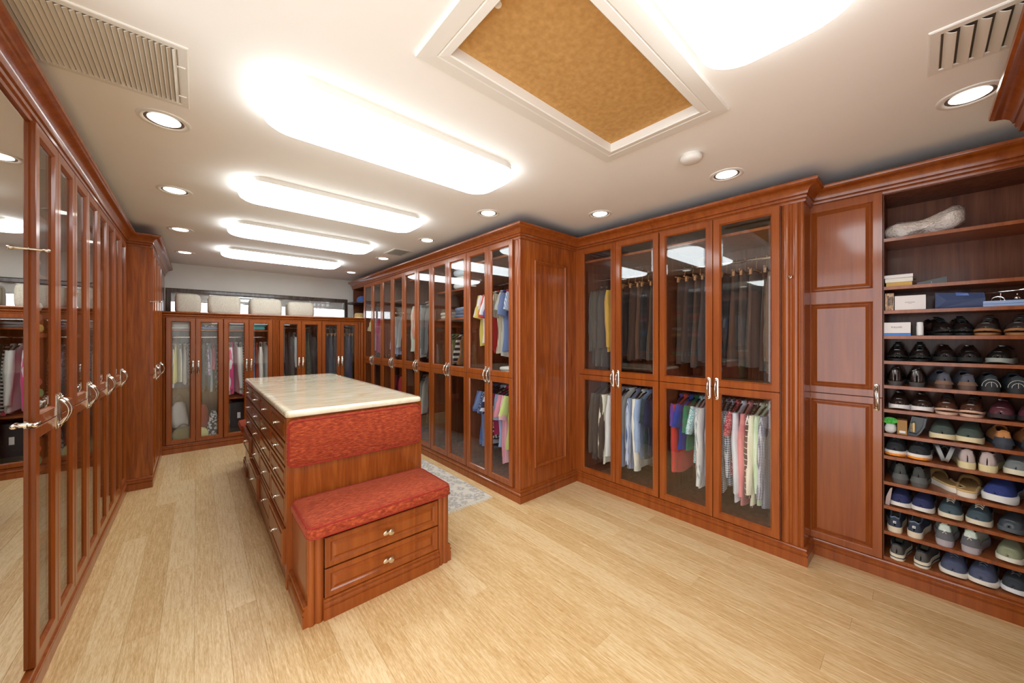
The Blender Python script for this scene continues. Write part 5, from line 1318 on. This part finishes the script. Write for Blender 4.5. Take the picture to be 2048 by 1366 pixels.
gmo = gm.build('green_fringe', plain('green_felt', srgb(98, 206, 92), 0.8), gl); gmo['kind'] = 'stuff'
cb = box_thing('small_carton', 'small brown carton with torn white label between the green bundle and brush tray', 'box', 0.058, 0.098, 0.02, 0.10, 7, 0.086, plain('brown_card', srgb(162, 122, 70), 0.7)); MB().box(-0.012, -0.0408, 0.010, 0.014, -0.0402, 0.024).build('torn_label', CARD, cb)
bt = empty('brush_tray', cabpt(su, 0.128, 0.06, SHZ[7] + 0.0097), su.rotation_euler.z); tag(bt, 'black moulded plastic tray standing on end with a shoe brush', 'tray')
r0 = [(-0.030, 0), (0.008, -0.004), (0.024, 0.02), (0.040, 0.060), (0.046, 0.108), (-0.012, 0.112)]
r1 = [(x * 0.80, 0.012 + z * 0.86) for x, z in r0]
MB().loft([[(x, 0.02, z) for x, z in r0], [(x, -0.012, z) for x, z in r0], [(x, -0.012, z) for x, z in r1], [(x, 0.012, z) for x, z in r1]]).build('shell', plain('black_plastic', srgb(46, 48, 50), 0.35), bt)
br = empty('shoe_brush', cabpt(su, 0.124, 0.045, SHZ[7] + 0.0097), su.rotation_euler.z); tag(br, 'small pale wooden shoe brush held in the black tray', 'brush')
MB().pillow(0.010, 0.012, [(0.002, 0), (0, 0.003), (0, 0.052), (0.002, 0.056)], 0.003, (0, 0, 0.02)).build('handle', plain('pale_beech', srgb(222, 188, 126), 0.5), br, 40)
bs = MB()
for i in range(9): bs.box(-0.014, -0.004, 0.024 + i * 0.0055, -0.005, 0.004, 0.0258 + i * 0.0055)
bs.build('bristles', plain('bristle', srgb(206, 190, 150), 0.9), br)
# clear bag on the eleventh shelf
pb = MB().loft([[(-0.012, -0.02, 0), (0.006, -0.03, 0), (0.006, 0.03, 0), (-0.012, 0.03, 0)], [(-0.008, -0.035, 0.05), (0.012, -0.04, 0.05), (0.014, 0.03, 0.05), (-0.008, 0.03, 0.05)], [(0.008, -0.02, 0.10), (0.018, -0.025, 0.11), (0.02, 0.02, 0.11), (0.010, 0.02, 0.10)]]).build('plastic_pouch', plain('clear_pouch', srgb(196, 176, 172), 0.12, 0, 0.6), None, 50, cabpt(su, 0.020, 0.05, SHZ[10] + 0.0097), (0, 0, su.rotation_euler.z))
tag(pb, 'small clear plastic pouch standing between cupboard and navy sneakers', 'pouch')

# ------------------------------------------------------------------ things above and inside the low cabinets
WOVEN = noisy('woven_beige', srgb(198, 190, 170), srgb(232, 226, 210), (150, 150, 150), 0.95, bump=0.5, lo=0.3, hi=0.7)
for i, (x0, x1, h, nm) in enumerate(((-0.215, 0.045, 0.262, 'the one at the wall end'), (0.120, 0.480, 0.262, 'second from the wall end'), (0.590, 0.985, 0.255, 'third from the wall end'), (1.070, 1.430, 0.235, 'nearest the hat niche'))):
    w = x1 - x0; b = MB().pillow(w, 0.34, [(0.030, 0), (0.008, 0.010), (0, 0.04), (-0.004, h * 0.5), (0.0, h - 0.05), (0.010, h - 0.015), (0.035, h), (0.10, h + 0.006)], 0.05, n=6, wob=0.004, seed=i + 4)
    o = b.build('storage_pouf', WOVEN, None, 60, ((x0 + x1) / 2, 6.62, 1.7752)); tag(o, 'beige woven storage pouf under the window, %s' % nm, 'storage box', 'woven poufs under the window')
    MB().box(-w / 2 - 0.0045, -0.004, h * 0.12, -w / 2 + 0.01, 0.004, h * 0.85).build('seam', plain('pouf_seam', srgb(150, 138, 118), 0.95), o)
def hat(label, loc, crown, brim, mat, bandm, cap=False):
    h = empty('cap' if cap else 'hat', loc, R(-90) if cap else 0); tag(h, label, 'hat')
    if cap:
        MB().lathe([(0.092, 0.0), (0.093, 0.03), (0.088, 0.07), (0.070, 0.100), (0.035, 0.116), (0.002, 0.118)], (0, 0, 0), 'z', 24).build('crown', mat, h, True)
        pts = [(0.088 * math.cos(R(a)), 0.088 * math.sin(R(a))) for a in range(205, 336, 10)]; out = [(0.088 * math.cos(R(a)), -0.01 + 0.155 * math.sin(R(a))) for a in range(335, 204, -10)]
        MB().loft([[(x, y, 0.002) for x, y in pts + out], [(x, y, 0.007) for x, y in pts + out]]).build('peak', mat, h)
    else:
        MB().lathe([(brim, 0.004), (brim - 0.003, 0.0), (0.085, 0.004), (0.084, 0.05), (0.080, 0.085), (0.066, 0.100), (0.002, 0.096)], (0, 0, 0), 'z', 28).build('crown', mat, h, 50)
        MB().lathe([(0.0865, 0.008), (0.087, 0.010), (0.0862, 0.028), (0.0855, 0.030)], (0, 0, 0), 'z', 28, False).build('band', bandm, h, True)
hat('blue baseball cap on the upper shelf of the end niche', (2.185, 6.46, 2.0535), 0, 0, fab((70, 96, 160)), None, True)
hat('straw sun hat on the low cabinet top below the blue cap', (2.150, 6.50, 1.7752), 0, 0.14, noisy('straw', srgb(196, 156, 90), srgb(230, 200, 140), (160, 160, 160), 0.9), plain('hat_band', srgb(236, 226, 200), 0.9))
# bags on the floor of the low cabinets
def soft_bag(label, cat, cab, x, y, z, w, d, h, c, seed, handle=True, rz=0.0):
    e = min(w, d) * 0.25
    b = MB().pillow(w, d, [(e * 0.8, 0), (e * 0.1, h * 0.06), (0, h * 0.25), (e * 0.1, h * 0.55), (e * 0.55, h * 0.85), (e * 1.2, h), ], min(w, d) * 0.35, n=6, wob=0.008, seed=seed)
    o = b.build('bag', fab(*c) if isinstance(c[0], tuple) else fab(c), None, 70, cabpt(cab, x, y, z), (0, 0, cab.rotation_euler.z + rz)); tag(o, label, cat, 'bags in the low cabinets')
    if handle:
        MB().tube([(w * 0.22 * math.cos(R(a)), 0, h * 0.95 + h * 0.34 * math.sin(R(a))) for a in range(0, 181, 20)], 0.007, 6).build('handle', plain('bag_handle', srgb(120, 104, 84), 0.7), o, True)
    return o
zf = Z0 + 0.0185
soft_bag('white canvas tote slumped in the low corner cabinet', 'bag', BK[0], 0.115, 0.33, zf + 0.13, 0.17, 0.22, 0.34, (236, 234, 230), 3)
soft_bag('olive leather bag in the low corner cabinet under the white tote', 'bag', BK[0], 0.160, 0.15, zf, 0.23, 0.20, 0.155, (134, 120, 70), 5, True)
soft_bag('pale yellow cloth bag at the foot of the low corner cabinet', 'bag', BK[0], 0.345, 0.15, zf, 0.15, 0.18, 0.12, (220, 214, 150), 6, False)
soft_bag('black and white patterned bag upright in the low corner cabinet', 'bag', BK[0], 0.455, 0.14, zf, 0.11, 0.16, 0.33, ((70, 66, 70), 'print', (220, 220, 224), 34.0), 7, False)
soft_bag('red cloth pouch behind the patterned bag', 'bag', BK[0], 0.36, 0.34, zf, 0.13, 0.14, 0.40, (190, 76, 52), 9, False)
sc = empty('suitcase', cabpt(BK[1], 0.16, 0.20, zf), 0); tag(sc, 'black upright suitcase with a white tag under the pink jacket', 'suitcase')
MB().pillow(0.24, 0.16, [(0.010, 0.02), (0, 0.03), (0, 0.40), (0.010, 0.42)], 0.02, n=5).build('shell', plain('black_nylon', srgb(34, 34, 36), 0.7), sc, 40)
MB().box(-0.005, -0.0835, 0.20, 0.030, -0.0805, 0.28).build('luggage_tag', CARD, sc)
MB().tube([(-0.05, 0, 0.42), (-0.05, 0, 0.455), (0.05, 0, 0.455), (0.05, 0, 0.42)], 0.006, 6).build('handle', BLACK, sc, True)
for xx in (-0.09, 0.09): MB().lathe([(0.010, -0.012), (0.010, 0.012)], (xx, 0, 0.0105), 'x', 12).build('wheel', BLACK, sc, True)
lk = MB().box(-0.016, -0.005, 0, 0.016, 0.005, 0.026); lk.tube([(-0.008, 0, 0.026), (-0.008, 0, 0.036), (0, 0, 0.041), (0.008, 0, 0.036), (0.008, 0, 0.026)], 0.0028, 6)
o = lk.build('padlock', plain('pink_enamel', srgb(226, 92, 120), 0.4), None, None, cabpt(BK[1], 0.225, 0.12, zf + 0.42 + 0.001 + 0.09)); tag(o, 'small pink padlock purse hanging above the black suitcase', 'purse')
